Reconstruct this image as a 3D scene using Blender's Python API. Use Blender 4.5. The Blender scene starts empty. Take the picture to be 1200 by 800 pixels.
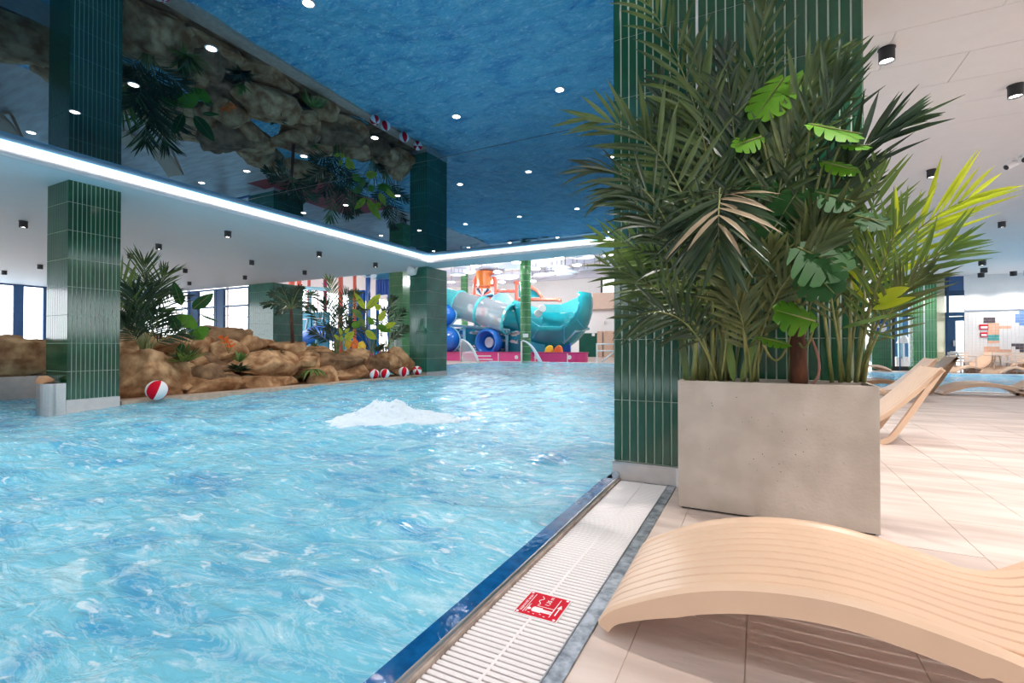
import bpy, math, random
import numpy as np
from mathutils import Vector, Matrix, noise
random.seed(7)
PI = math.pi
C = bpy.context.scene.collection
S = bpy.context.scene

# ------------------------------------------------------------------ camera
EYE = Vector((0, 0, 1.05)); FPX = 562.6
YAW = math.radians(27.05); PIT = math.radians(0.6)
cam = bpy.data.cameras.new('camera'); co = bpy.data.objects.new('camera', cam); C.objects.link(co)
cam.sensor_width = 36; cam.lens = 36 * FPX / 1200; cam.clip_start = .05; cam.clip_end = 300
co.location = EYE; co.rotation_euler = (PI / 2 + PIT, 0, YAW)
S.camera = co
RT = Vector((math.cos(YAW), math.sin(YAW), 0)); F0 = Vector((-math.sin(YAW), math.cos(YAW), 0)); UP = Vector((0, 0, 1))
FW = F0 * math.cos(PIT) + UP * math.sin(PIT); UC = -F0 * math.sin(PIT) + UP * math.cos(PIT)
def px(u, v, z=None, Y=None, X=None):
    "surveying helper: the point of the plane z / Y / X = const seen at pixel (u, v) of the photograph"
    q = FW + RT * ((u - 600) / FPX) - UC * ((v - 400) / FPX)
    t = (z - EYE.z) / q.z if z is not None else Y / q.y if Y is not None else X / q.x
    return EYE + q * t

# ------------------------------------------------------------------ world, exposure, large lights
w = bpy.data.worlds.new('sky'); S.world = w; w.use_nodes = True
bg = w.node_tree.nodes['Background']; bg.inputs[0].default_value = (.90, .955, 1, 1); bg.inputs[1].default_value = 2.9
S.view_settings.view_transform = 'Standard'; S.view_settings.look = 'None'
S.view_settings.exposure = 0.85; S.view_settings.gamma = 1.0; S.view_settings.use_curve_mapping = False
S.cycles.use_denoising = True
S.cycles.max_bounces = 8; S.cycles.diffuse_bounces = 4; S.cycles.glossy_bounces = 4; S.cycles.transparent_max_bounces = 8
S.cycles.caustics_reflective = False; S.cycles.caustics_refractive = False
S.cycles.sample_clamp_indirect = 6
SPOT_W = 120; DOWN_W = 34
def lamp_light(kind, loc, watts, color=(1, .955, .915), size=.05, parent=None, angle=110, blend=.7):
    l = bpy.data.lights.new('lamp_light', kind); l.energy = watts; l.color = color
    if kind == 'SPOT': l.spot_size = math.radians(angle); l.spot_blend = blend; l.shadow_soft_size = size
    elif kind == 'POINT': l.shadow_soft_size = size
    o = bpy.data.objects.new('lamp_light', l); C.objects.link(o); o.location = loc
    if parent: o.parent = parent; o.location = Vector(loc) - parent.location
    return o

# ------------------------------------------------------------------ materials
def lin(c):
    return tuple((x / 255 / 12.92 if x / 255 <= .04045 else ((x / 255 + .055) / 1.055) ** 2.4) for x in c) + (1,)
MATS = {}
def mat(name, rgb, rough=.5, metal=0, var=.12, scale=6, spec=.5, bump=0, bscale=40, rgb2=None, trans=0, emit=0, coat=0, detail=3, stretch=None):
    if name in MATS: return MATS[name]
    m = bpy.data.materials.new(name); m.use_nodes = True; nt = m.node_tree; N = nt.nodes; L = nt.links
    p = N['Principled BSDF']; out = N['Material Output']
    tc = N.new('ShaderNodeTexCoord'); mp = N.new('ShaderNodeMapping'); L.new(tc.outputs['Object'], mp.inputs[0])
    if stretch: mp.inputs['Scale'].default_value = stretch
    nz = N.new('ShaderNodeTexNoise'); nz.inputs['Scale'].default_value = scale; nz.inputs['Detail'].default_value = detail
    L.new(mp.outputs[0], nz.inputs['Vector'])
    cr = N.new('ShaderNodeValToRGB'); a = lin(rgb); b = lin(rgb2) if rgb2 else None
    cr.color_ramp.elements[0].position = .35; cr.color_ramp.elements[1].position = .65
    if b: cr.color_ramp.elements[0].color = a; cr.color_ramp.elements[1].color = b
    else:
        cr.color_ramp.elements[0].color = tuple(x * (1 - var) for x in a[:3]) + (1,)
        cr.color_ramp.elements[1].color = tuple(min(1, x * (1 + var)) for x in a[:3]) + (1,)
    L.new(nz.outputs['Fac'], cr.inputs[0]); L.new(cr.outputs[0], p.inputs['Base Color'])
    p.inputs['Roughness'].default_value = rough; p.inputs['Metallic'].default_value = metal
    p.inputs['Specular IOR Level'].default_value = spec
    if coat: p.inputs['Coat Weight'].default_value = coat; p.inputs['Coat Roughness'].default_value = .05
    if emit: L.new(cr.outputs[0], p.inputs['Emission Color']); p.inputs['Emission Strength'].default_value = emit
    if bump:
        n2 = N.new('ShaderNodeTexNoise'); n2.inputs['Scale'].default_value = bscale; n2.inputs['Detail'].default_value = 5
        L.new(mp.outputs[0], n2.inputs['Vector'])
        bp = N.new('ShaderNodeBump'); bp.inputs['Strength'].default_value = bump; bp.inputs['Distance'].default_value = .02
        L.new(n2.outputs['Fac'], bp.inputs['Height']); L.new(bp.outputs[0], p.inputs['Normal'])
    if trans:
        t = N.new('ShaderNodeBsdfTranslucent'); L.new(cr.outputs[0], t.inputs[0])
        mx = N.new('ShaderNodeMixShader'); mx.inputs[0].default_value = trans
        L.new(p.outputs[0], mx.inputs[1]); L.new(t.outputs[0], mx.inputs[2]); L.new(mx.outputs[0], out.inputs[0])
    MATS[name] = m
    return m
def glass(name, tint=(1, 1, 1, 1), refl=.08, rough=0, milk=0):
    m = bpy.data.materials.new(name); m.use_nodes = True; nt = m.node_tree; N = nt.nodes; L = nt.links
    N.remove(N['Principled BSDF'])
    t = N.new('ShaderNodeBsdfTransparent'); t.inputs[0].default_value = tint
    g = N.new('ShaderNodeBsdfGlossy'); g.inputs['Roughness'].default_value = rough
    lw = N.new('ShaderNodeLayerWeight'); lw.inputs[0].default_value = refl * 3
    mx = N.new('ShaderNodeMixShader'); L.new(lw.outputs['Fresnel'], mx.inputs[0])
    L.new(t.outputs[0], mx.inputs[1]); L.new(g.outputs[0], mx.inputs[2]); L.new(mx.outputs[0], N['Material Output'].inputs[0])
    if milk:
        d = N.new('ShaderNodeBsdfDiffuse'); d.inputs[0].default_value = (.8, .88, .95, 1); m2 = N.new('ShaderNodeMixShader'); m2.inputs[0].default_value = milk
        L.new(mx.outputs[0], m2.inputs[1]); L.new(d.outputs[0], m2.inputs[2]); L.new(m2.outputs[0], N['Material Output'].inputs[0])
    return m

def water_mat(name, deep, mid, light, bump=.8):
    m = bpy.data.materials.new(name); m.use_nodes = True; nt = m.node_tree; N = nt.nodes; L = nt.links
    p = N['Principled BSDF']; p.inputs['Roughness'].default_value = .04; p.inputs['IOR'].default_value = 1.33
    tc = N.new('ShaderNodeTexCoord')
    mp = N.new('ShaderNodeMapping'); mp.inputs['Rotation'].default_value = (0, 0, math.radians(-35)); mp.inputs['Scale'].default_value = (.55, 1.35, 1)
    L.new(tc.outputs['Object'], mp.inputs[0])
    n = N.new('ShaderNodeTexNoise'); n.inputs['Scale'].default_value = 1.5; n.inputs['Detail'].default_value = 7; n.inputs['Roughness'].default_value = .62; n.inputs['Distortion'].default_value = 1.2
    L.new(mp.outputs[0], n.inputs['Vector'])
    cr = N.new('ShaderNodeValToRGB'); e = cr.color_ramp.elements
    e[0].position = .33; e[0].color = lin(deep); e[1].position = .52; e[1].color = lin(mid)
    x = e.new(.60); x.color = lin(mid); x = e.new(.70); x.color = lin(light)
    L.new(n.outputs['Fac'], cr.inputs[0])
    # pale streaks in the colour: some foam, some painted ripple light
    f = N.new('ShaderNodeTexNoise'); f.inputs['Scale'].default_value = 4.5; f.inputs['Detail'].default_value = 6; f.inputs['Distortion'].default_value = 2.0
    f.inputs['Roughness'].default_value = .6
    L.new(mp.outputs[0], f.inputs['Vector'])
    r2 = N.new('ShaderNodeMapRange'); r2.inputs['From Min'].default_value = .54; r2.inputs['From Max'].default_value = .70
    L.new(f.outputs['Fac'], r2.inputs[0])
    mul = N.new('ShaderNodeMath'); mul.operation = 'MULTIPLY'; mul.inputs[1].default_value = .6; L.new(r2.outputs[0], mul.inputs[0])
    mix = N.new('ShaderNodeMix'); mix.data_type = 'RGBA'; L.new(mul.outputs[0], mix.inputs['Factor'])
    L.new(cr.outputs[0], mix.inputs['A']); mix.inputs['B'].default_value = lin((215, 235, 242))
    # finer web of caustic light lines painted into the colour
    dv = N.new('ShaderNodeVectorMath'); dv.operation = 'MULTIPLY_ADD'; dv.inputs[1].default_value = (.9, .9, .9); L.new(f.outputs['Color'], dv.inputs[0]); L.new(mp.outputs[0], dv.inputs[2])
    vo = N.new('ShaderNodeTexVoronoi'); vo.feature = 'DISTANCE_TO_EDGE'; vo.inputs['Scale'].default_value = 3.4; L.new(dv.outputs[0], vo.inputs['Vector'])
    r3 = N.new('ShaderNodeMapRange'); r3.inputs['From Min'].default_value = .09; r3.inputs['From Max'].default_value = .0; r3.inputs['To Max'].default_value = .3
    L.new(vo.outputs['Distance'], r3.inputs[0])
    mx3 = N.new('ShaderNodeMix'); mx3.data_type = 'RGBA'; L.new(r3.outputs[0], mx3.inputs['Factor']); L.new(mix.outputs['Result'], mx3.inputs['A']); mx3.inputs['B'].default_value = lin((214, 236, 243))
    # white flecks painted into the colour as sparkle on the water
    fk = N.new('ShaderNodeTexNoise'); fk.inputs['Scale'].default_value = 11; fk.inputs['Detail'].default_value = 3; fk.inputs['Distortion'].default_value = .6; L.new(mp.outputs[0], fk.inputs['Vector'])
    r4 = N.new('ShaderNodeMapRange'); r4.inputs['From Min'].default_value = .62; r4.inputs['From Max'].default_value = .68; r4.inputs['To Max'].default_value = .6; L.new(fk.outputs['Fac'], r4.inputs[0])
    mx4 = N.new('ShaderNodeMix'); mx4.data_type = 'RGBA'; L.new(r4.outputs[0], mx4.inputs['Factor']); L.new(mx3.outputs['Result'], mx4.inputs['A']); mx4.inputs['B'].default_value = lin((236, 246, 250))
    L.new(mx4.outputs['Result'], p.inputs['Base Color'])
    b1 = N.new('ShaderNodeTexNoise'); b1.inputs['Scale'].default_value = 9; b1.inputs['Detail'].default_value = 6; b1.inputs['Distortion'].default_value = .8
    L.new(mp.outputs[0], b1.inputs['Vector'])
    bp = N.new('ShaderNodeBump'); bp.inputs['Strength'].default_value = bump; bp.inputs['Distance'].default_value = .06
    L.new(b1.outputs['Fac'], bp.inputs['Height']); L.new(bp.outputs[0], p.inputs['Normal'])
    return m

def stone_mat():
    m = mat('deck_stone', (196, 176, 165), .42, var=.05, scale=2.4, spec=.4, rgb2=(226, 208, 198), bump=.08, bscale=30, stretch=(.5, 2.6, 1), detail=6)
    return m
def mirror_mat():
    m = bpy.data.materials.new('stretch_mirror'); m.use_nodes = True; nt = m.node_tree; N = nt.nodes; L = nt.links
    N.remove(N['Principled BSDF'])
    g = N.new('ShaderNodeBsdfGlossy'); g.inputs['Roughness'].default_value = .012; g.inputs['Color'].default_value = (.118, .25, .375, 1)
    d = N.new('ShaderNodeBsdfDiffuse'); d.inputs[0].default_value = (.0015, .003, .006, 1)
    tc = N.new('ShaderNodeTexCoord'); n = N.new('ShaderNodeTexNoise'); n.inputs['Scale'].default_value = .8
    L.new(tc.outputs['Object'], n.inputs['Vector'])
    bp = N.new('ShaderNodeBump'); bp.inputs['Strength'].default_value = .02; bp.inputs['Distance'].default_value = .05
    L.new(n.outputs['Fac'], bp.inputs['Height']); L.new(bp.outputs[0], g.inputs['Normal'])
    a = N.new('ShaderNodeAddShader'); L.new(g.outputs[0], a.inputs[0]); L.new(d.outputs[0], a.inputs[1])
    L.new(a.outputs[0], N['Material Output'].inputs[0])
    return m
M_white = mat('white_paint', (238, 236, 236), .55, var=.015)
M_ceilc = mat('ceiling_blue_bounce_white', (222, 234, 242), .6, var=.01, spec=.3)  # blue bounce from the pool water put into the ceiling colour
M_ceil = mat('ceiling_white', (236, 233, 234), .6, var=.01, spec=.3)
M_stone = stone_mat()
M_joint = mat('tile_joint', (196, 178, 162), .8)
M_green = mat('green_glaze', (24, 66, 46), .1, var=.3, scale=2.2, rgb2=(32, 84, 56), spec=.6)
M_teal_glaze = mat('teal_glaze', (44, 104, 88), .12, var=.2, scale=2, spec=.6)
M_grout = mat('pale_grout', (182, 196, 178), .8, var=.05)
M_steel = mat('brushed_steel', (190, 186, 184), .28, 1, var=.06, scale=14, stretch=(1, 1, 8))
M_steelw = mat('pale_steel_plate', (205, 196, 192), .38, .6, var=.05, scale=9)
M_zinc = mat('mottled_zinc', (128, 134, 142), .42, .7, scale=22, rgb2=(196, 200, 206), bump=.1)
M_concrete = mat('concrete', (186, 172, 158), .75, scale=5, rgb2=(202, 189, 176), bump=.12, bscale=60, detail=7)
M_plast = mat('sand_plastic', (230, 194, 164), .38, var=.025, scale=4)
M_plast2 = mat('pale_sand_plastic', (222, 188, 160), .42, var=.03, scale=4)
M_brownpl = mat('brown_plastic', (150, 116, 84), .45, var=.05)
M_grate = mat('white_grate', (240, 232, 230), .4, var=.02)
M_black = mat('black_metal', (32, 32, 38), .4, var=.1)
M_glow = mat('lamp_glow', (255, 250, 244), .5, emit=9, var=0)
M_led = mat('led_strip', (255, 252, 250), .5, emit=5, var=0)
M_alu = mat('satin_aluminium', (222, 222, 228), .4, .1, var=.03)
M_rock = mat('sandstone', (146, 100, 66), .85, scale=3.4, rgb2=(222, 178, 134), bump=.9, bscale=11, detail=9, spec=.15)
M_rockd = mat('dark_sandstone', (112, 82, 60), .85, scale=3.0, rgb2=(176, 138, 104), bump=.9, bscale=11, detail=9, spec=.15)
M_leaf = mat('palm_leaf', (58, 76, 40), .34, scale=3, rgb2=(104, 122, 66), trans=.2, spec=.4)
M_leafl = mat('light_palm_leaf', (92, 122, 56), .4, scale=3, rgb2=(128, 152, 72), trans=.3)
M_leafy = mat('yellow_green_leaf', (176, 190, 40), .4, scale=4, rgb2=(206, 214, 60), trans=.45)  # plain yellow green leaf colour
M_leafd = mat('deep_palm_leaf', (38, 54, 36), .34, scale=3, rgb2=(66, 84, 52), trans=.12, spec=.4)
M_leaft = mat('tan_leaf_underside', (150, 128, 100), .5, scale=3, rgb2=(186, 166, 138), trans=.2)
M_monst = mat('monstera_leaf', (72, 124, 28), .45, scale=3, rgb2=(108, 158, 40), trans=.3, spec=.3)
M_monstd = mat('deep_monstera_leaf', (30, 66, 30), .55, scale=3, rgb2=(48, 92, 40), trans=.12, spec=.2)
M_stem = mat('green_stem', (104, 112, 58), .5, scale=8, rgb2=(138, 136, 80))
M_bark = mat('brown_fibrous_bark', (66, 38, 26), .9, scale=12, rgb2=(116, 66, 42), bump=.8, bscale=30, stretch=(1, 1, .4))
M_soil = mat('potting_soil', (60, 46, 36), .95, scale=30, bump=.6)
M_red = mat('red_vinyl', (206, 8, 40), .6, var=.05, spec=.15)
M_bw = mat('white_vinyl', (240, 236, 236), .35, var=.02)
M_orange = mat('orange_petal', (240, 110, 30), .5, var=.1)
M_dblue = mat('dark_blue_mosaic', (10, 74, 128), .08, scale=18, rgb2=(16, 92, 150), bump=.15, bscale=14, spec=.6)
M_bluefr = mat('blue_window_frame', (52, 92, 140), .4, var=.05)
M_navyfr = mat('navy_door_frame', (24, 62, 96), .35, var=.08)
M_pink = mat('pink_fibreglass', (226, 62, 140), .3, var=.04)
M_pinkd = mat('magenta_fibreglass', (186, 36, 104), .3, var=.04)
M_coral = mat('coral_paint', (236, 112, 92), .35, var=.06)
M_teal = mat('teal_fibreglass', (22, 158, 170), .15, var=.08, scale=1.2, spec=.7)
M_teal2 = mat('pale_teal_gelcoat', (86, 200, 206), .25, var=.06)
M_tealp = mat('teal_panel', (26, 146, 176), .4, var=.1)
M_blue = mat('blue_fibreglass', (26, 110, 206), .18, var=.08, spec=.7)
M_lblue = mat('pale_blue_paint', (150, 208, 226), .35, var=.05)
M_yellow = mat('yellow_fibreglass', (248, 214, 60), .3, var=.04)
M_orangep = mat('orange_bucket_plastic', (242, 122, 46), .35, var=.05)
M_wood = mat('pale_wood', (196, 158, 132), .5, scale=3, rgb2=(214, 180, 156), stretch=(1, 1, 8))
M_beige = mat('beige_parapet', (216, 186, 168), .6, var=.04)
M_dgreen = mat('dark_green_tile', (20, 74, 56), .2, var=.1)
M_gcol = mat('bright_green_tile', (66, 124, 78), .15, rgb2=(84, 142, 92), scale=2)
M_olive = mat('olive_mirror_panel', (168, 164, 128), .25, .4, var=.05)
M_grey = mat('pale_grey_acoustic', (206, 206, 220), .8, var=.02)
M_salm = mat('salmon_tile', (238, 188, 160), .35, var=.05)
M_dtile = mat('charcoal_tile', (96, 84, 88), .35, var=.05)
M_btile = mat('blue_tile', (128, 160, 210), .35, var=.05)
M_ttile = mat('turquoise_tile', (96, 172, 170), .35, var=.05)
M_sky_blue = mat('signal_blue', (16, 82, 170), .4, var=.03)
M_redrub = mat('red_rubber_floor', (196, 84, 76), .8, var=.05)
M_foam = mat('white_foam', (214, 226, 234), .75, var=.02, bump=.6, bscale=26, spec=.2)
M_jet = mat('white_water_jet', (232, 242, 248), .25, var=.02, trans=.3)
M_glass = glass('window_glass')
M_tube = glass('clear_tube_plastic', (.96, .99, 1, 1), .14, .05, .27)
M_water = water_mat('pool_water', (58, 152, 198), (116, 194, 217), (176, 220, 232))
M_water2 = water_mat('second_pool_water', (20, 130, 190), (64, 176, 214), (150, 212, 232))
M_mirror = mirror_mat()

# ------------------------------------------------------------------ builders
class MB:
    def __init__(s): s.v = []; s.f = []
    def add(s, vs, fs):
        b = len(s.v); s.v += [tuple(p) for p in vs]; s.f += [tuple(i + b for i in q) for q in fs]; return s
    def box(s, x0, x1, y0, y1, z0, z1):
        return s.add([(x0, y0, z0), (x1, y0, z0), (x1, y1, z0), (x0, y1, z0), (x0, y0, z1), (x1, y0, z1), (x1, y1, z1), (x0, y1, z1)],
                     [(3, 2, 1, 0), (4, 5, 6, 7), (0, 1, 5, 4), (1, 2, 6, 5), (2, 3, 7, 6), (3, 0, 4, 7)])
    def tile(s, x0, x1, z0, z1, y, d=.008, b=.004):
        "a pillowed tile on a wall facing -y"
        return s.add([(x0, y + d, z0), (x1, y + d, z0), (x1, y + d, z1), (x0, y + d, z1), (x0, y + b * .6, z0), (x1, y + b * .6, z0), (x1, y + b * .6, z1), (x0, y + b * .6, z1),
                      (x0 + b, y, z0 + b), (x1 - b, y, z0 + b), (x1 - b, y, z1 - b), (x0 + b, y, z1 - b)],
                     [(0, 1, 5, 4), (1, 2, 6, 5), (2, 3, 7, 6), (3, 0, 4, 7), (4, 5, 9, 8), (5, 6, 10, 9), (6, 7, 11, 10), (7, 4, 8, 11), (8, 9, 10, 11)])
    def tube(s, pts, r, n=8, cap=True):
        pts = [Vector(p) for p in pts]; k = len(pts); rs = r if isinstance(r, (list, tuple)) else [r] * k
        vs = []; prev = None
        for i, p in enumerate(pts):
            t = (pts[min(i + 1, k - 1)] - pts[max(i - 1, 0)]).normalized()
            a = (prev - t * prev.dot(t)) if prev is not None else t.orthogonal()
            if a.length < 1e-6: a = t.orthogonal()
            a.normalize(); prev = a; b = t.cross(a)
            for j in range(n):
                q = 2 * PI * j / n; vs.append(p + (a * math.cos(q) + b * math.sin(q)) * rs[i])
        fs = [(i * n + j, i * n + (j + 1) % n, (i + 1) * n + (j + 1) % n, (i + 1) * n + j) for i in range(k - 1) for j in range(n)]
        if cap: fs += [tuple(range(n - 1, -1, -1)), tuple(range((k - 1) * n, k * n))]
        return s.add(vs, fs)
    def lathe(s, prof, c=(0, 0, 0), n=20, axis=None):
        "prof: (radius, height) pairs round +z, or round the given axis"
        R = Vector(axis).to_track_quat('Z', 'Y').to_matrix() if axis is not None else Matrix.Identity(3)
        c = Vector(c); k = len(prof)
        vs = [c + R @ Vector((r * math.cos(2 * PI * j / n), r * math.sin(2 * PI * j / n), z)) for r, z in prof for j in range(n)]
        return s.add(vs, [(i * n + j, i * n + (j + 1) % n, (i + 1) * n + (j + 1) % n, (i + 1) * n + j) for i in range(k - 1) for j in range(n)])
    def ellipsoid(s, c, r, nu=20, nv=10):
        c = Vector(c)
        prof = [(math.sin(PI * i / nv), -math.cos(PI * i / nv)) for i in range(nv + 1)]
        b = len(s.v); s.lathe(prof, (0, 0, 0), nu)
        for i in range(b, len(s.v)):
            q = s.v[i]; s.v[i] = (c.x + q[0] * r[0], c.y + q[1] * r[1], c.z + q[2] * r[2])
        return s
    def strip(s, L, Rr):
        k = len(L); return s.add(list(L) + list(Rr), [(i, i + 1, k + i + 1, k + i) for i in range(k - 1)])
    def prism(s, poly, d):
        "poly: list of 3-D points, extruded by vector d"
        k = len(poly); d = Vector(d); vs = [Vector(p) for p in poly]; vs += [p + d for p in vs]
        return s.add(vs, [tuple(range(k - 1, -1, -1)), tuple(range(k, 2 * k))] + [(i, (i + 1) % k, k + (i + 1) % k, k + i) for i in range(k)])
    def spin(s, rot, c=(0, 0, 0), start=0):
        "turn what was added since start by rot about c"
        c = Vector(c)
        for i in range(start, len(s.v)): s.v[i] = tuple(rot @ (Vector(s.v[i]) - c) + c)
        return s
    def build(s, name, m, parent=None, smooth=False, origin=None, kind=None):
        me = bpy.data.meshes.new(name)
        o = bpy.data.objects.new(name, me); C.objects.link(o)
        off = Vector((0, 0, 0))
        if parent is not None:
            q = parent
            while q is not None: off += q.location; q = q.parent
        elif origin is not None:
            off = Vector(origin); o.location = off
        elif s.v:
            a = np.array(s.v); lo = a.min(0); hi = a.max(0); off = Vector(((lo[0] + hi[0]) / 2, (lo[1] + hi[1]) / 2, lo[2])); o.location = off
        me.from_pydata([(p[0] - off.x, p[1] - off.y, p[2] - off.z) for p in s.v], [], s.f)
        me.materials.append(m)
        if smooth: me.polygons.foreach_set('use_smooth', [True] * len(me.polygons))
        if parent is not None: o.parent = parent
        if kind: o['kind'] = kind
        return o
def tag(o, label, cat, group=None, kind=None):
    o['label'] = label; o['category'] = cat
    if group: o['group'] = group
    if kind: o['kind'] = kind
    return o
def thing(name, label, cat, loc=(0, 0, 0), group=None, kind=None):
    o = bpy.data.objects.new(name, None); C.objects.link(o); o.location = loc; o.empty_display_size = .1
    return tag(o, label, cat, group, kind)
def copy_tree(o, parent=None):
    c = o.copy(); C.objects.link(c)
    if parent is not None: c.parent = parent
    for ch in [x for x in o.children if x.type != 'LIGHT']: copy_tree(ch, c)
    return c
def place(o, label, loc, rz=0):
    c = copy_tree(o); c['label'] = label; c.location = loc; c.rotation_euler = (0, 0, rz); return c
def box(name, m, x0, x1, y0, y1, z0, z1, parent=None): return MB().box(x0, x1, y0, y1, z0, z1).build(name, m, parent)
def struct(name, o, label, cat): return tag(o, label, cat, kind='structure')
ORD = ['first', 'second', 'third', 'fourth', 'fifth', 'sixth', 'seventh', 'eighth', 'ninth', 'tenth']
def bez(p, n):
    p = [Vector(q) for q in p]; out = []
    for i in range(n + 1):
        q = p[:]; t = i / n
        while len(q) > 1: q = [a.lerp(b, t) for a, b in zip(q, q[1:])]
        out.append(q[0])
    return out
SOFF = 3.88; MIR = 4.05; RC = 3.94
#@@PARTS
# ================================================================== SETTING
fl = MB().box(-.545, 13, -8, 14.6, -.3, -.003).box(-.53, 2.0, 14.6, 24.2, -.3, -.003).box(-.53, 13, 24.2, 28, -.3, -.003).build('floor', M_joint)
struct('floor', fl, 'beige stone tile deck on the right of the main pool', 'floor')
fx = [-.543, -.4, -.04, .48, 1.007, 1.447, 1.887, 2.327, 2.767, 3.65, 4.53, 5.41, 6.3, 7.2, 8.2]
random.seed(3)
for i in range(len(fx) - 1):
    y = .2 - (i % 2) * .6
    while y < 14.5:
        y1 = min(y + 1.2, 14.59); g = .0022
        if y1 - y > .1 and (y1 > 1 or fx[i] < 1):
            o = MB().box(fx[i] + g, fx[i + 1] - g, y + g, y1 - g, -.01, random.uniform(-.0006, 0)).build('floor_tile', M_stone, fl)
        y += 1.2
MB().box(-.53, 2.0, 14.6, 24.2, -.012, 0).box(2.0, 13, 24.2, 28, -.012, 0).box(-.53, 2, 24.2, 28, -.012, 0).box(8.2, 13, -8, 14.6, -.012, 0).box(-.53, 8.2, -8, -.4, -.012, 0).build('distant_paving', M_stone, fl)
o = MB().box(-30, -16.5, -8, 14.3, -.3, 0).build('floor', M_stone); struct('floor', o, 'pale deck beyond the rock islands on the left', 'floor')
o = MB().box(-46, -.6, 28.6, 48, -.3, .0).box(-36, -16.4, 14.3, 28.6, -.3, .0).build('floor', M_stone); struct('floor', o, 'pale deck under the water slides at the pool end', 'floor')
o = MB().box(-19.6, -16.3, 13.2, 19, .0, .012).build('floor', M_redrub); struct('floor', o, 'red soft floor beside the green pillar past the rocks', 'floor')
o = MB().box(-90, 60, -60, 90, -1.2, -.9).build('ground', mat('pale_snowy_ground', (196, 204, 210), .9, scale=.3)); struct('ground', o, 'pale ground outside the windows', 'ground')
# pool rims
o = MB().box(-1.105, -1.004, -8, 3.79, -.5, -.004).box(-1.105, -1.004, 5.3, 29, -.5, -.004).build('trim_1', M_dblue); struct('', o, 'dark blue wet mosaic band along the pool edge by the grating', 'pool edge')
o = MB().box(-1.004, -.962, -8, 3.79, -.3, .012).box(-1.004, -.53, 5.3, 29, -.3, .012).build('trim_2', mat('worn_beige_curb', (150, 134, 124), .6, scale=14, rgb2=(192, 174, 160))); struct('', o, 'worn beige curb between blue band and white grating', 'pool edge')
MB().tube([(-.985, -8, .010), (-.985, 3.72, .010)], .013, 8).build('steel_rod', M_steel, o)
o = MB().box(-.604, -.545, -8, 3.79, -.2, .006).build('trim_3', M_zinc); struct('', o, 'mottled zinc channel frame between grating and stone deck', 'pool edge')
MB().box(-.607, -.603, -8, 3.79, -.1, .010).build('frame_lip', M_steel, o)
o = MB().box(-10.78, -10.40, 4.6, 13.7, -.5, .045).build('trim_4', mat('pale_ledge', (196, 170, 150), .6, scale=10)); struct('', o, 'pale stone ledge at the foot of the rock island', 'pool edge')
o = MB().box(-16.4, -.6, 28.6, 29.0, -.5, .05).build('trim_5', M_white); struct('', o, 'white far rim of the main pool before the pink wall', 'pool edge')
# basins under the water
o = MB().box(-16.5, -1.1, -8, 28.6, -1.4, -1.3).box(-16.6, -16.5, -8, 28.6, -1.4, -.2).build('pool_basin', M_tealp); struct('', o, 'tiled basin under the main pool water', 'pool')
o = MB().box(2.0, 13, 14.6, 24.2, -1.4, -1.3).build('pool_basin', M_tealp); struct('', o, 'tiled basin under the second pool water', 'pool')
o = MB().box(1.9, 13, 14.45, 14.62, -.2, .02).box(1.9, 13, 24.15, 24.3, -.2, .02).build('trim_6', M_white); struct('', o, 'white rim round the second pool on the right', 'pool edge')

# water surfaces: real waves
def waves(X, Y, amp, seed, damp_x=None):
    rs = np.random.RandomState(seed); Z = np.zeros_like(X)
    for i in range(34):
        lam = .22 * (1.115 ** i) ; k = 2 * PI / lam; th = rs.normal(2.4, .75); ph = rs.uniform(0, 2 * PI)
        a = amp * lam ** .62 * rs.uniform(.5, 1)
        wob = .6 * np.sin(X * rs.uniform(.5, 1.6) + Y * rs.uniform(-1.4, 1.4) + ph) + .5 * np.sin(X * rs.uniform(-2.2, 2.2) + Y * rs.uniform(1, 2.4))
        Z += a * (np.sin(k * (X * math.cos(th) + Y * math.sin(th)) + ph + 1.8 * wob))
    return Z
def water(name, x0, x1, ys, nx, m, amp, seed, z0, label, damp):
    xs = np.linspace(x0, x1, nx); X, Y = np.meshgrid(xs, ys); Z = waves(X, Y, amp, seed) + z0
    if damp: f = np.clip((x1 - X) / .5, .08, 1); Z = z0 + (Z - z0) * f
    me = bpy.data.meshes.new(name); ny = len(ys)
    V = np.stack([X, Y, Z], -1).reshape(-1, 3)
    idx = np.arange(nx * ny).reshape(ny, nx); Fq = np.stack([idx[:-1, :-1], idx[:-1, 1:], idx[1:, 1:], idx[1:, :-1]], -1).reshape(-1, 4)
    me.vertices.add(len(V)); me.vertices.foreach_set('co', V.ravel()); me.loops.add(Fq.size); me.loops.foreach_set('vertex_index', Fq.ravel())
    me.polygons.add(len(Fq)); me.polygons.foreach_set('loop_start', np.arange(0, Fq.size, 4)); me.polygons.foreach_set('loop_total', np.full(len(Fq), 4))
    me.polygons.foreach_set('use_smooth', np.ones(len(Fq), bool)); me.update(); me.validate(); me.materials.append(m)
    o = bpy.data.objects.new(name, me); C.objects.link(o); return tag(o, label, 'water', kind='stuff')
ys = np.concatenate([np.arange(-4, .6, .12), np.arange(.6, 7, .035), np.arange(7, 14, .06), np.arange(14, 28.7, .10)])
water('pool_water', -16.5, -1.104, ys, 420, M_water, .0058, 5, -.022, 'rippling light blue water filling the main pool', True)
water('pool_water', 1.95, 13, np.arange(14.5, 24.25, .08), 140, M_water2, .004, 9, -.03, 'calm blue water of the second pool on the right', False)

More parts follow.
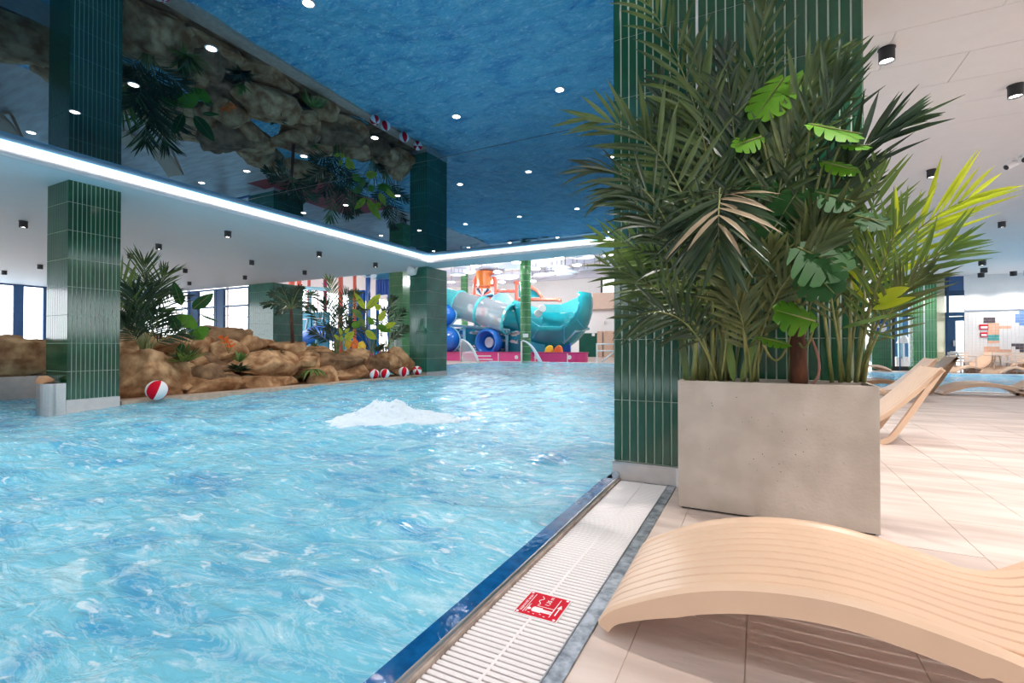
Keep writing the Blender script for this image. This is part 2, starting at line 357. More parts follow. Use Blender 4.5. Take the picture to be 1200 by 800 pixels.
# ceilings
o = MB().box(-30, -9.93, -8, 14.25, SOFF, SOFF + .4).box(-9.93, -.6, 13.2, 14.25, SOFF, SOFF + .4).build('ceiling', M_ceilc); struct('', o, 'white lower ceiling left of and beyond the mirror ceiling', 'ceiling')
o = MB().box(-9.93, -.6, -8, 13.2, MIR, MIR + .25).build('ceiling', M_mirror); struct('', o, 'dark glossy stretch ceiling mirroring the main pool', 'ceiling')
for q in (6.25,):
    MB().box(-9.93, -.6, q, q + .012, MIR - .002, MIR + .01).build('membrane_seam', M_black, o)
rcs = MB().box(-.6, 13, -8, 28, RC + .02, RC + .4).build('ceiling', mat('ceiling_joint', (196, 192, 192), .8)); struct('', rcs, 'white panelled ceiling over the deck on the right', 'ceiling')
k = 0; y = -.45 + .62
pys = [4.84, 5.495, 6.195, 6.83, 7.47, 8.11]
prev = 0
for r, (a, b) in enumerate(zip([2.9, 3.55, 4.19] + pys[:-1], [3.55, 4.19, 4.84] + pys[1:])):
    x = 1.15 - 1.44 * 2 + (.72 if r % 2 else 0)
    while x < 5:
        MB().box(max(x, -.59) + .003, x + 1.44 - .003, a + .003, b - .003, RC, RC + .02).build('ceiling_panel', M_ceil, rcs); x += 1.44
MB().box(-.59, 13, 8.113, 28, RC, RC + .02).box(-.59, 13, -8, 2.897, RC, RC + .02).box(6, 13, 2.9, 8.11, RC, RC + .02).build('ceiling_field', M_ceil, rcs)
# lit cove round the mirror ceiling
def cove(name, a, b, inn, label):
    a = Vector(a); b = Vector(b); inn = Vector(inn)
    root = thing(name, label, 'light', (a.x, a.y, SOFF), kind='structure')
    prof = [(-.03, -.004), (.02, -.004), (.034, .012), (.036, .05), (.022, .09), (.006, .115)]
    n = [Vector((p.x + inn.x * d, p.y + inn.y * d, SOFF + h - .004)) for p in (a, b) for d, h in prof]
    q = len(prof)
    MB().add(n, [(i, i + 1, q + i + 1, q + i) for i in range(q - 1)]).build('cove_profile', M_alu, root, smooth=True)
    MB().add([p + inn * d + Vector((0, 0, z)) for z, d in ((SOFF + .10, .004), (MIR - .002, .05)) for p in (a, b)], [(0, 1, 3, 2)]).build('led_strip', M_led, root)
cove('trim_7', (-9.93, -8, 0), (-9.93, 13.2, 0), (1, 0, 0), 'glowing cove strip along the left edge of the mirror ceiling')
cove('trim_8', (-9.93, 13.2, 0), (-.6, 13.2, 0), (0, -1, 0), 'glowing cove strip along the far edge of the mirror ceiling')
cove('trim_9', (-.6, -8, 0), (-.6, 13.2, 0), (-1, 0, 0), 'glowing cove strip along the deck side of the mirror ceiling')

# slide hall shell
o = MB().box(-36, -.6, 14.25, 48, 8.2, 8.5).build('ceiling', M_white); struct('', o, 'high white ceiling of the slide hall', 'ceiling')
o = MB().box(-36, -.6, 14.1, 14.25, SOFF + .4, 8.2).build('wall_front', M_white); struct('', o, 'white wall above the low ceiling facing the slide hall', 'wall')
o = MB().box(-24, -.6, 47, 47.3, 0, 8.2).build('wall_back', M_white); struct('', o, 'white back wall of the slide hall behind the teal slide', 'wall')
o = MB().box(-16.2, -14.25, 46.8, 47, 0, 2.4).build('wall_back', M_dgreen); struct('', o, 'dark green tiled wall under the white wall behind the teal slide', 'wall')
o = MB().box(-.6, -.45, 14.25, 47, 0, 8.2).build('wall_right', M_white); struct('', o, 'white partition between slide hall and second pool', 'wall')
def glazing(name, label, p, q, z0, z1, n, fm, fw=.08, transom=(), posts=None, depth=.12):
    p = Vector(p); q = Vector(q); d = (q - p); nrm = Vector((-d.y, d.x, 0)).normalized()
    root = thing(name, label, 'window', (p.x, p.y, z0), kind='structure')
    ts = posts if posts is not None else [(i / n, fw) for i in range(n + 1)]
    for t, wd in ts:
        c = p + d * t; e = d.normalized() * (wd / 2)
        MB().prism([c - e - nrm * depth / 2 + UP * z0, c + e - nrm * depth / 2 + UP * z0, c + e + nrm * depth / 2 + UP * z0, c - e + nrm * depth / 2 + UP * z0], (0, 0, z1 - z0)).build('window_post', fm, root)
    for z in (z0 + .04, z1 - .04) + tuple(transom):
        a = p; b = q
        MB().prism([a - nrm * .04 + UP * (z - .04), a + nrm * .04 + UP * (z - .04), a + nrm * .04 + UP * (z + .04), a - nrm * .04 + UP * (z + .04)], d).build('transom', fm, root)
    for (t0, _), (t1, _) in zip(ts, ts[1:]):
        a = p + d * t0; b = p + d * t1
        MB().add([a + UP * z0, b + UP * z0, b + UP * z1, a + UP * z1], [(0, 1, 2, 3)]).build('pane', M_glass, root)
    return root
ya, yb = px(15, 380, X=-30).y, px(27, 380, X=-30).y
glazing('window_1', 'bright left window wall with one broad blue post', (-30, -8, 0), (-30, 10.15, 0), .1, SOFF, 1, M_bluefr, posts=[(0, .2), (.5, .3), ((((ya + yb) / 2) + 8) / 18.15, abs(yb - ya)), (1, .12)])
o = box('wall_left', M_white, -30.1, -29.95, 10.15, 14.3, 0, SOFF); struct('', o, 'white wall strip behind the potted palm on the left', 'wall')
def uX(u, Y): return px(u, 390, Y=Y).x
Yw = 14.1
q0, q1 = -29.9, -20.7
ps = [(0, .1)] + [((uX(u, Yw) - q0) / (q1 - q0), wd) for u, wd in ((222, .16), (228.5, .62), (253, .2), (259, .5))] + [(1, .1)]
glazing('window_2', 'window wall with two broad blue posts behind the rock island', (q0, Yw, 0), (q1, Yw, 0), .1, SOFF - .06, 1, M_bluefr, posts=ps, transom=(2.95,))
glazing('window_3', 'tall window wall along the left of the slide hall', (-36, 14.3, 0), (-36, 48, 0), .1, 6.2, 12, M_white, .16, transom=(3.4,))
o = MB().box(-36.2, -35.9, 14.3, 48, 6.2, 8.2).build('wall_left', M_white); struct('', o, 'white wall band over the slide hall windows', 'wall')
o = MB().box(-36, -24, 47, 47.3, 0, 8.2).build('wall_back', M_white); struct('', o, 'white back wall of the slide hall left of the bucket arch', 'wall')
o = box('wall_front', M_white, -30, 13, -8.1, -7.9, 0, 2.3); struct('', o, 'unseen white wall behind the viewer, added to block low daylight', 'wall')  # unseen wall added to keep low daylight from under the lounger
glazing('unseen_window_5', 'unseen band of high windows behind the viewer, shaped for daylight', (-30, -8, 0), (13, -8, 0), 2.3, SOFF, 16, M_bluefr, .12)  # unseen windows, kept high to shape the daylight from behind
o = MB().box(13, 13.2, -8, 26, 0, 1.6).build('wall_right', M_white); struct('', o, 'unseen white wall under the added windows on the far right of the deck', 'wall')  # unseen wall added to cut low side light
glazing('added_window_6', 'added unseen band of windows along the right of the deck', (13, -8, 0), (13, 25, 0), 1.6, RC, 12, M_bluefr, .12)  # unseen windows added to bring daylight to deck and ceiling
# ================================================================== TILED PILLARS
# front pillar: every tile of the visible face is a piece
root = thing('tiled_pillar', 'big dark green tiled pillar behind the concrete planter', 'pillar', (-.2, 3.79, 0))
box('pillar_core', M_grout, -1.016, .617, 3.797, 5.30, .13, RC + .1, root)
box('expansion_joint', M_bw, -.397, -.383, 3.792, 3.80, .14, RC, root)
xs = [(-1.022 + .0627 * i, -1.022 + .0627 * (i + 1)) for i in range(10)] + [(-.383 + .0627 * i, -.383 + .0627 * (i + 1)) for i in range(16)]
random.seed(11)
base_me = {}
for k in range(8):
    z0 = .146 + .48 * k; z1 = min(z0 + .48, RC)
    for i, (a, b) in enumerate(xs):
        key = 0 if k < 7 else 1
        if key not in base_me:
            o = MB().tile(a + .0055, b - .0055, z0 + .003, z1 - .003, 3.788).build('tile', M_green, root); base_me[key] = (o.data, a, z0)
        else:
            o = bpy.data.objects.new('tile', base_me[key][0]); C.objects.link(o); o.parent = root
            o.location = (a - base_me[key][1], 0, z0 - base_me[key][2])
for (x, sg) in ((-1.022, -1), (.623, 1)):
    m = MB()
    for k in range(8):
        for i in range(23):
            y = 3.80 + .0645 * i; z = .146 + .48 * k; d = .006
            m.box(min(x, x - sg * .008), max(x, x - sg * .008), y + .004, y + .058, z + .003, min(z + .477, RC))
    m.build('side_tiling', M_green, root, kind='stuff')
sb = MB().box(-1.03, -.53, 3.772, 3.80, 0, .139).build('steel_base', M_steelw, root)
MB().box(-1.03, -.53, 3.766, 3.80, .124, .142).build('base_lip', M_steel, sb)
MB().box(-.545, -.53, 3.764, 3.78, 0, .139).build('corner_strip', M_bw, sb)
MB().tube([(-1.0, 3.755, .035), (-1.0, 3.80, .035)], .03, 12).build('end_bung', M_zinc, sb)
MB().box(-.53, .62, 3.775, 3.80, 0, .139).build('skirting', M_stone, root)

def pillar(label, x0, x1, y0, y1, ztop, tw=.063, th=.48, m=M_green, zb=.146, faces='FR', bw=.007):
    root = thing('tiled_pillar', label, 'pillar', ((x0 + x1) / 2, (y0 + y1) / 2, 0))
    box('pillar_core', M_grout, x0 + .007, x1 - .007, y0 + .007, y1 - .007, zb - .01, ztop, root)
    box('pillar_base', M_steelw, x0 - .006, x1 + .006, y0 - .006, y1 + .006, -.1, zb, root)
    for f in faces:
        mb = MB(); L = (x1 - x0) if f in 'FB' else (y1 - y0); n = max(1, round(L / tw)); t = L / n; z = zb
        while z < ztop - .02:
            z1 = min(z + th, ztop)
            for i in range(n):
                a = i * t + bw / 2; b = (i + 1) * t - bw / 2
                if f == 'F': mb.box(x0 + a, x0 + b, y0, y0 + .008, z + .004, z1 - .004)
                elif f == 'B': mb.box(x0 + a, x0 + b, y1 - .008, y1, z + .004, z1 - .004)
                elif f == 'R': mb.box(x1 - .008, x1, y0 + a, y0 + b, z + .004, z1 - .004)
                else: mb.box(x0, x0 + .008, y0 + a, y0 + b, z + .004, z1 - .004)
            z += th
        mb.build({'F': 'front_tiling', 'B': 'back_tiling', 'R': 'right_tiling', 'L': 'left_tiling'}[f], m, root, kind='stuff')
    return root
pillar('dark green tiled pillar standing in the pool on the left', -11.16, -10.37, 3.80, 4.555, SOFF, faces='FRLB', m=M_green, bw=.013)
pillar('dark green tiled pillar at the far corner of the lit ceiling', -11.13, -10.37, 13.7, 14.92, SOFF, faces='FRLB', m=M_teal_glaze, tw=.1)
pillar('green tiled pillar beyond the rocks, beside the blue window posts', -20.7, -19.0, 14.05, 15.6, SOFF, faces='FR', m=M_teal_glaze, tw=.1)
x = px(456, 360, Y=21).x; x2 = px(472, 360, Y=21).x
pillar('slim pale green tiled pillar left of the ceiling corner pillar', x, x2 - .02, 21, 21.8, 8.2, faces='FR', m=M_gcol, tw=.12)
def round_pillar(label, u0, u1, Y, zt):
    a = px(u0, 400, Y=Y); b = px(u1, 400, Y=Y); r = abs(b.x - a.x) / 2 * .93; c = ((a.x + b.x) / 2, Y, 0)
    root = thing('tiled_pillar', label, 'pillar', c)
    MB().lathe([(r, 0), (r, zt)], c, 20).build('pillar_core', M_grout, root, smooth=True)
    mb = MB(); z = .1
    while z < zt - .1:
        z1 = min(z + .48, zt)
        mb.lathe([(r, z + .01), (r + .012, z + .016), (r + .012, z1 - .016), (r, z1 - .01)], c, 20); z += .48
    mb.build('tile_ring', M_gcol, root, smooth=False, kind='stuff')
    return root
rp = round_pillar('slim round green tiled pillar in front of the teal slide', 610, 622, 28.75, 8.2)
bx = px(616, 393, Y=28.4); MB().box(bx.x - .18, bx.x + .18, 28.36, 28.42, bx.z - .12, bx.z + .12).build('notice', M_bw, rp)
round_pillar('dark slim round pillar left of the orange bucket arch', 540.5, 548, 40, 8.2)
# ================================================================== PLANT BUILDERS
def leaflet(mb, p, d, N, L, w, droop, fold=.18, seg=4):
    d = d.normalized(); cr = d.cross(N)
    if cr.length < 1e-4: cr = d.orthogonal()
    cr.normalize(); nn = cr.cross(d); wp = [.3, .92, 1, .68, .04] if seg == 4 else [.3, 1, .75, .04]
    vs = []
    for i in range(seg + 1):
        s = i / seg; q = p + d * (L * s) - UP * (droop * L * s * s); ww = w * wp[i] / 2
        vs += [q + cr * ww, q - nn * (ww * fold * 2), q - cr * ww]
    mb.add(vs, [f for i in range(seg) for f in ((3 * i, 3 * i + 1, 3 * i + 4, 3 * i + 3), (3 * i + 1, 3 * i + 2, 3 * i + 5, 3 * i + 4))])
def frond(parent, pts, n, L, w, m, N=(0, -1, .3), ang=(58, 22), lift=.12, droop=.25, rr=.006, t0=.3, rnd=random, stem=None, seg=4, one=0):
    N = Vector(N).normalized(); P = bez(pts, 30); mb = MB()
    for i in range(n):
        s = i / (n - 1); t = t0 + (1 - t0) * s; k = min(29, int(t * 30)); p = P[k].lerp(P[k + 1], t * 30 - k) if k < 30 else P[30]
        T = (P[min(30, k + 1)] - P[max(0, k - 1)]).normalized(); side = T.cross(N).normalized(); n2 = side.cross(T)
        a0 = math.radians(ang[0] + (ang[1] - ang[0]) * s)
        ll = L * (.55 + .5 * math.sin(PI * min(1, .12 + s * .8))) * (1 if s < .85 else .8)
        for sg in (-1, 1):
            if one and sg != one and rnd.random() < .8: continue
            a = a0 + rnd.uniform(-.13, .13)
            d = T * math.cos(a) + side * sg * math.sin(a) + n2 * (lift + rnd.uniform(-.22, .22))
            leaflet(mb, p, d, (n2 + side * rnd.uniform(-.6, .6)), ll * rnd.uniform(.8, 1.12), w * rnd.uniform(.8, 1.15), droop * rnd.uniform(.5, 1.5), seg=seg)
    o = mb.build('frond', m, parent)
    sm = MB().tube(P, [rr * (1.5 - 1.2 * i / 30) for i in range(31)], 6); sm.build('frond_stem', stem or M_stem, o, smooth=True)
    return o
def broad_leaf(parent, base, tip, N, width, m, lobes=0, petiole=None, curl=.15, name='leaf'):
    "broad blade from base to tip; lobes > 0 cuts it like a monstera leaf"
    base = Vector(base); tip = Vector(tip); d = tip - base; L = d.length; d.normalize(); N = Vector(N).normalized()
    side = d.cross(N).normalized(); n2 = side.cross(d); mb = MB(); W = width / 2
    def at(s, q): return base + d * (L * s) + side * (q * W) - n2 * (curl * W * q * q + curl * L * .8 * s * s)
    if not lobes:
        S_ = 10; vs = []
        for i in range(S_ + 1):
            s = i / S_; wq = max(.02, math.sin(PI * s ** .8)) ** .75
            vs += [at(s, wq), at(s, wq * .5), at(s, 0) - n2 * .006, at(s, -wq * .5), at(s, -wq)]
        mb.add(vs, [(5 * i + j, 5 * i + j + 1, 5 * i + j + 6, 5 * i + j + 5) for i in range(S_) for j in range(4)])
    else:
        for sg in (-1, 1):
            for k in range(lobes):
                s0 = -.14 + 1.02 * k / lobes; s1 = -.14 + 1.02 * (k + .99) / lobes; g = .13 / lobes
                m0, m1 = max(0, s0), max(.02, s1)
                prof = lambda s: max(.12, math.sin(PI * min(1, max(.06, (s + .2) / 1.22)) ** .85))
                sm = (s0 + s1) / 2; wq = prof(sm) * 1.0; sh = .16 * wq
                g = .3 / lobes; w0, w1 = prof(s0 + .04), prof(s1 - .02)
                mb.add([at(m0, 0), at(s0 + sh * .45, sg * w0 * .42), at(s0 + sh * .8 + g, sg * w0 * .94), at(sm + sh, sg * wq), at(s1 + sh * .85 - g * .2, sg * w1 * .97), at(s1 + sh * .45, sg * w1 * .42), at(m1, 0)], [(0, 1, 5, 6), (1, 2, 4, 5), (2, 3, 4)])
    o = mb.build(name, m, parent, smooth=True)
    if petiole: MB().tube(bez([petiole[0], petiole[1], base], 12) + [base + d * (L * .9)], [.007] * 13 + [.002], 6).build('leaf_stem', M_stem, o, smooth=True)
    return o
def PX(*p): return [px(u, v, Y=y) for u, v, y in p]

# ================================================================== PLANTER
pl = thing('concrete_planter', 'grey concrete planter box filled with palms before the green pillar', 'planter', (.07, 3.5, 0))
X0, X1, Y0, Y1, H = -.463, .602, 3.287, 3.70, .83
mb = MB().box(X0, X1, Y0, Y0 + .022, .012, H).box(X0, X1, Y1 - .022, Y1, .012, H).box(X0, X0 + .022, Y0 + .022, Y1 - .022, .012, H).box(X1 - .022, X1, Y0 + .022, Y1 - .022, .012, H).box(X0 + .02, X1 - .02, Y0 + .02, Y1 - .02, .012, .05)
o = mb.build('planter_box', M_concrete, pl); bv = o.modifiers.new('edge', 'BEVEL'); bv.width = .004; bv.segments = 2
box('planter_foot', M_black, X0 + .02, X1 - .02, Y0 + .02, Y1 - .02, 0, .013, pl)
box('soil', M_soil, X0 + .02, X1 - .02, Y0 + .02, Y1 - .02, .6, .79, pl)
# pin holes of the cast face
random.seed(5); mb = MB()
for i in range(46):
    x = random.gauss(.02, .2); z = random.gauss(.46, .16); r = random.choice((.0015, .002, .002, .003))
    if X0 + .03 < x < X1 - .03 and .06 < z < .8: mb.lathe([(r, 0), (0.0001, .0004)], (x, Y0 - .0002, z), 6, (0, -1, 0))
mb.build('pin_holes', M_black, pl, kind='stuff')
lg = MB()
for i, x in enumerate((0, .007, .014)): lg.lathe([(.004, 0), (.004, .0006), (.0028, .0006), (.0028, 0)], (X0 + .018 + x, Y0 - .0004, .803), 10, (0, -1, 0))
lg.build('stamped_mark', M_zinc, pl)

random.seed(21)
ka = thing('kentia_palm', 'tall dark kentia palm filling the left half of the planter', 'palm', px(825, 445, Y=3.5), 'palms in the concrete planter')
L1, L2 = M_leaf, M_leafd
for pts, n, L, w, m, kw in [
    (PX((835, 445, 3.5), (858, 250, 3.46), (828, 100, 3.42), (742, -25, 3.36)), 24, .46, .032, L1, dict(N=(.1, -1, .2), ang=(50, 18))),
    (PX((825, 445, 3.5), (838, 270, 3.4), (790, 140, 3.3), (690, 140, 3.2)), 22, .46, .034, L1, dict(N=(.1, -1, .5), droop=.1)),
    (PX((820, 445, 3.46), (810, 300, 3.3), (775, 190, 3.15), (690, 200, 3.0)), 20, .42, .032, L2, dict(N=(.1, -.8, .8), droop=.25)),
    (PX((818, 445, 3.46), (800, 320, 3.3), (765, 215, 3.1), (715, 230, 3.0)), 16, .36, .032, L2, dict(N=(.2, -.8, .7), droop=.35)),
    (PX((850, 230, 3.1), (846, 222, 2.98), (842, 226, 2.86), (842, 262, 2.76)), 8, .34, .034, M_leaft, dict(N=(0, -1, .2), ang=(75, 40), t0=.3, one=-1, droop=.3)),
    (PX((850, 445, 3.46), (852, 170, 3.25), (838, 180, 2.9), (843, 300, 2.8)), 18, .40, .036, L2, dict(N=(0, -1, .2), ang=(70, 20), droop=.2, t0=.62)),
    (PX((850, 445, 3.5), (850, 350, 3.42), (800, 300, 3.3), (710, 280, 3.2)), 20, .34, .028, M_leafl, dict(N=(.1, -1, .3), droop=.05)),
    (PX((835, 445, 3.42), (830, 380, 3.3), (795, 345, 3.2), (715, 312, 3.1)), 18, .32, .026, L1, dict(droop=.15)),
    (PX((840, 445, 3.58), (862, 250, 3.52), (880, 100, 3.5), (900, -10, 3.48)), 22, .42, .034, L1, dict(ang=(40, 15))),
    (PX((860, 445, 3.52), (885, 260, 3.46), (925, 130, 3.4), (965, 75, 3.36)), 22, .44, .034, L1, dict(ang=(42, 15))),
    (PX((830, 445, 3.56), (825, 300, 3.6), (800, 180, 3.6), (772, 95, 3.6)), 20, .42, .032, L2, dict(ang=(45, 18))),
    (PX((840, 445, 3.42), (822, 385, 3.25), (790, 350, 3.1), (740, 372, 3.0)), 16, .30, .026, L2, dict(droop=.2)),
    (PX((845, 445, 3.56), (850, 300, 3.5), (840, 180, 3.45), (815, 60, 3.4)), 22, .44, .032, L1, dict(ang=(42, 15))),
    (PX((855, 445, 3.56), (865, 300, 3.5), (868, 180, 3.45), (850, 70, 3.4)), 22, .44, .034, L2, dict(ang=(42, 15))),
    (PX((845, 445, 3.4), (865, 330, 3.2), (850, 250, 3.0), (800, 255, 2.9)), 16, .36, .03, L2, dict(droop=.3))]:
    frond(ka, pts, n, L, w, m, **kw)
for i in range(9):
    a = random.uniform(200, 350); u = random.uniform(740, 890); v = random.uniform(120, 330)
    frond(ka, PX((random.uniform(810, 870), 446, 3.58), ((u + 845) / 2 + 10, 330, 3.6), (u * .7 + 845 * .3, v + 40, 3.62), (u, v, 3.6)), 18, .36, .03, random.choice((L1, L2)), droop=.15)
for u, h, y in ((803, 105, 3.45), (812, 130, 3.4), (822, 120, 3.5), (834, 110, 3.42), (845, 120, 3.5)):
    b = px(u, 447, Y=y); t = px(u + random.uniform(-6, 10), 447 - h, Y=y - .03); MB().tube(bez([b, b.lerp(t, .5) + Vector((.01, 0, 0)), t], 6), [.02, .017, .014, .012, .011, .01, .009], 8).build('stem', M_stem, ka, smooth=True)
for u, dv, m in ((806, 60, M_leaf), (868, 62, M_leafl), (860, 58, M_leafl)):
    leaf_b = px(u, 448, Y=3.4); broad_leaf(ka, leaf_b, px(u + random.uniform(-18, 22), 448 - dv, Y=3.33), (0, -1, .2), .05, m, name='sheath_leaf')

kb = thing('kentia_palm', 'young olive palm with small fans at the middle of the planter', 'palm', px(880, 447, Y=3.4), 'palms in the concrete planter')
MO = mat('olive_leaf', (70, 82, 44), .4, rgb2=(108, 116, 66), trans=.2)
for pts, n, L, w in [(PX((882, 447, 3.4), (890, 370, 3.3), (915, 320, 3.2), (975, 275, 3.1)), 14, .27, .03), (PX((872, 447, 3.36), (880, 380, 3.2), (855, 320, 3.1), (828, 290, 3.0)), 14, .28, .03),
                     (PX((888, 447, 3.42), (888, 380, 3.35), (897, 330, 3.3), (905, 290, 3.2)), 12, .27, .032), (PX((880, 447, 3.4), (876, 400, 3.25), (868, 360, 3.15), (858, 345, 3.1)), 12, .24, .03),
                     (PX((884, 447, 3.45), (905, 340, 3.4), (940, 290, 3.3), (1000, 235, 3.2)), 16, .3, .03), (PX((878, 447, 3.45), (895, 300, 3.4), (915, 200, 3.4), (935, 140, 3.4)), 18, .36, .03)]:
    frond(kb, pts, n, L, w, MO, ang=(48, 15), droop=.1)
kc = thing('kentia_palm', 'dark palm fan spreading right above the monstera leaves', 'palm', px(930, 447, Y=3.58), 'palms in the concrete planter')
for pts, n, L, w in [(PX((930, 447, 3.58), (935, 270, 3.5), (985, 175, 3.4), (1050, 148, 3.3)), 22, .42, .03), (PX((925, 447, 3.6), (925, 260, 3.5), (955, 150, 3.4), (985, 90, 3.3)), 20, .40, .03),
                     (PX((930, 447, 3.6), (930, 300, 3.55), (900, 200, 3.5), (880, 110, 3.5)), 20, .4, .032), (PX((935, 447, 3.6), (950, 320, 3.6), (975, 260, 3.6), (1000, 200, 3.55)), 18, .34, .03),
                     (PX((930, 447, 3.6), (925, 330, 3.6), (900, 280, 3.62), (870, 230, 3.62)), 18, .34, .03)]:
    frond(kc, pts, n, L, w, M_leafd, ang=(40, 15), droop=.12)
kd = thing('kentia_palm', 'yellow green palm leaning out over the right end of the planter', 'palm', px(1000, 448, Y=3.5), 'palms in the concrete planter')
for pts, n, L, w, m, one in [(PX((1002, 447, 3.5), (1012, 330, 3.42), (1055, 268, 3.34), (1135, 232, 3.26)), 15, .36, .022, M_leafy, 0), (PX((1006, 447, 3.5), (1030, 345, 3.4), (1070, 310, 3.3), (1120, 285, 3.2)), 18, .28, .018, M_leafl, 0),
                        (PX((994, 447, 3.5), (1005, 330, 3.45), (1022, 260, 3.4), (1028, 200, 3.36)), 16, .28, .02, M_leafl, 0), (PX((1008, 447, 3.5), (1025, 390, 3.4), (1050, 340, 3.3), (1085, 325, 3.2)), 14, .26, .018, MO, 0),
                        (PX((990, 447, 3.5), (975, 360, 3.4), (968, 300, 3.35), (950, 250, 3.3)), 16, .28, .022, MO, 0), (PX((1004, 447, 3.45), (1014, 370, 3.36), (1035, 300, 3.3), (1060, 250, 3.26)), 16, .3, .02, M_leafl, 0),
                        (PX((996, 447, 3.56), (1000, 360, 3.6), (1010, 300, 3.6), (1040, 270, 3.6)), 14, .26, .028, M_leaf, 0)]:
    frond(kd, pts, n, L, w, m, N=(0, -1, .1), ang=(48, 16), droop=.06, one=one)
for u in (985, 994, 1003, 1012, 975):
    b = px(u, 448, Y=3.48); t = px(u + (u - 990) * .9, 330, Y=3.42); MB().tube([b, b.lerp(t, .5), t], [.013, .01, .007], 7).build('stem', M_stem, kd, smooth=True)
broad_leaf(kd, px(1024, 352, Y=3.3), px(1062, 335, Y=3.2), (.2, -1, .6), .085, M_leafy, name='broad_leaf'); broad_leaf(kd, px(1022, 362, Y=3.3), px(1070, 346, Y=3.2), (.2, -1, .5), .05, M_leafy, name='broad_leaf')
broad_leaf(kd, px(985, 385, Y=3.35), px(1052, 362, Y=3.2), (0, -1, .8), .035, M_leafl, name='broad_leaf'); broad_leaf(kd, px(1012, 386, Y=3.35), px(1048, 392, Y=3.2), (0, -.6, 1), .025, M_leafl, name='broad_leaf')

mo = thing('monstera', 'monstera with bright split leaves and a fibrous brown trunk in the planter', 'plant', px(935, 448, Y=3.46))
MB().tube(bez(PX((936, 449, 3.46), (938, 400, 3.47), (926, 330, 3.48), (928, 230, 3.5)), 14), [.05 - .0016 * i for i in range(15)], 12).build('trunk', M_bark, mo, smooth=True)
MB().tube(bez(PX((950, 452, 3.36), (965, 440, 3.36), (962, 420, 3.38), (950, 395, 3.42)), 10), .008, 6).build('aerial_root', mat('pink_root', (150, 100, 84), .6), mo, smooth=True)
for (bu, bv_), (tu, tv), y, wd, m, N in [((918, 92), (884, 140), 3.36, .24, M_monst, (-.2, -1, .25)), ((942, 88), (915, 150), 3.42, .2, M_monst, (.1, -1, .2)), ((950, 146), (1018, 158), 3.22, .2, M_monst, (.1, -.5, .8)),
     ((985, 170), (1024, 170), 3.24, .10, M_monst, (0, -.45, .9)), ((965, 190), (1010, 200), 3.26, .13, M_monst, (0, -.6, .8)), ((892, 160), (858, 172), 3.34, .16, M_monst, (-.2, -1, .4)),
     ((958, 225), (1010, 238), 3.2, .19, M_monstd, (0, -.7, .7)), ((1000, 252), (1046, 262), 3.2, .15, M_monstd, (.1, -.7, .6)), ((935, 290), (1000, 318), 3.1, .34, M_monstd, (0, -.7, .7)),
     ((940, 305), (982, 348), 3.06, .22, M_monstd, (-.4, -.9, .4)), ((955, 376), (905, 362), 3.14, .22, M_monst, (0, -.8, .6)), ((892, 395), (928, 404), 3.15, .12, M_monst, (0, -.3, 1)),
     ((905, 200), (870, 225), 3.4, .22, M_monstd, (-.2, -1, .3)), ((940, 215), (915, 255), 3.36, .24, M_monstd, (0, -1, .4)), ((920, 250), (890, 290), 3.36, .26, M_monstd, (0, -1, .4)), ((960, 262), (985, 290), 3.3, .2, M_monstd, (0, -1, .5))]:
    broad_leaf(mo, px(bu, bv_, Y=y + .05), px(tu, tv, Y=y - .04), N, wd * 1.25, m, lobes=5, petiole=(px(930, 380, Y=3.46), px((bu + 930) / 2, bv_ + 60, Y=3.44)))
# ================================================================== FRONT EDGE: GRATING AND SIGN
gr = thing('drain_grating', 'white slatted overflow grating between the pool and the deck', 'grating', (-.785, 1.5, 0))
me = None; y = .55
while y < 3.76:
    if me is None:
        m = MB(); prof = [(-.0095, -.018), (-.0095, -.003), (-.006, .0), (.006, .0), (.0095, -.003), (.0095, -.018)]
        m.add([(x, y + a, b) for x in (-.958, -.608) for a, b in prof], [(i, (i + 1) % 6, 6 + (i + 1) % 6, 6 + i) for i in range(6)] + [(5, 4, 3, 2, 1, 0), (6, 7, 8, 9, 10, 11)])
        o = m.build('slat', M_grate, gr); me = o.data; y00 = y
    else:
        o = bpy.data.objects.new('slat', me); C.objects.link(o); o.parent = gr; o.location = (0, y - y00, 0)
    y += .0269
box('spine_bar', M_grate, -.790, -.780, .5, 3.76, -.02, .0004, gr); box('gutter', M_black, -.96, -.606, .5, 3.78, -.2, -.06, gr)  # gutter coloured black to put shade into the gaps between slats
sg = thing('depth_sign', 'red square depth sign with white swimmer lying on the grating', 'sign', (-.774, 1.79, .001))
so = MB().box(-.864, -.684, 1.703, 1.880, .0005, .004).build('sign_plate', M_bw, sg)
MB().box(-.861, -.687, 1.706, 1.877, .004, .0046).build('red_field', M_red, sg)
def flat(name, poly, z=.0046, h=.0005, m=M_bw, parent=sg): return MB().prism([(a, b, z) for a, b in poly], (0, 0, h)).build(name, m, parent)
def bar(name, a, b, wd): 
    a = Vector(a + (0,)); b = Vector(b + (0,)); n = (b - a).normalized(); n = Vector((-n.y, n.x, 0)) * wd / 2
    return flat(name, [(q.x, q.y) for q in (a - n, b - n, b + n, a + n)])
def dot(name, x, y, r): return flat(name, [(x + r * math.cos(i * PI / 8), y + r * math.sin(i * PI / 8)) for i in range(16)])
for x, y in ((-.852, 1.868), (-.697, 1.868), (-.852, 1.715), (-.697, 1.715)): dot('rivet', x, y, .006)
bar('floor_line', (-.722, 1.725), (-.722, 1.862), .003); bar('depth_line', (-.795, 1.783), (-.724, 1.783), .003); bar('title_line', (-.832, 1.72), (-.832, 1.862), .0025)
pts = [(-.796 + .007 * math.sin(i * 1.3), 1.790 + .0085 * i) for i in range(9)]
for a, b in zip(pts, pts[1:]): bar('water_line', a, b, .003)
dot('figure_head', -.818, 1.752, .0085)
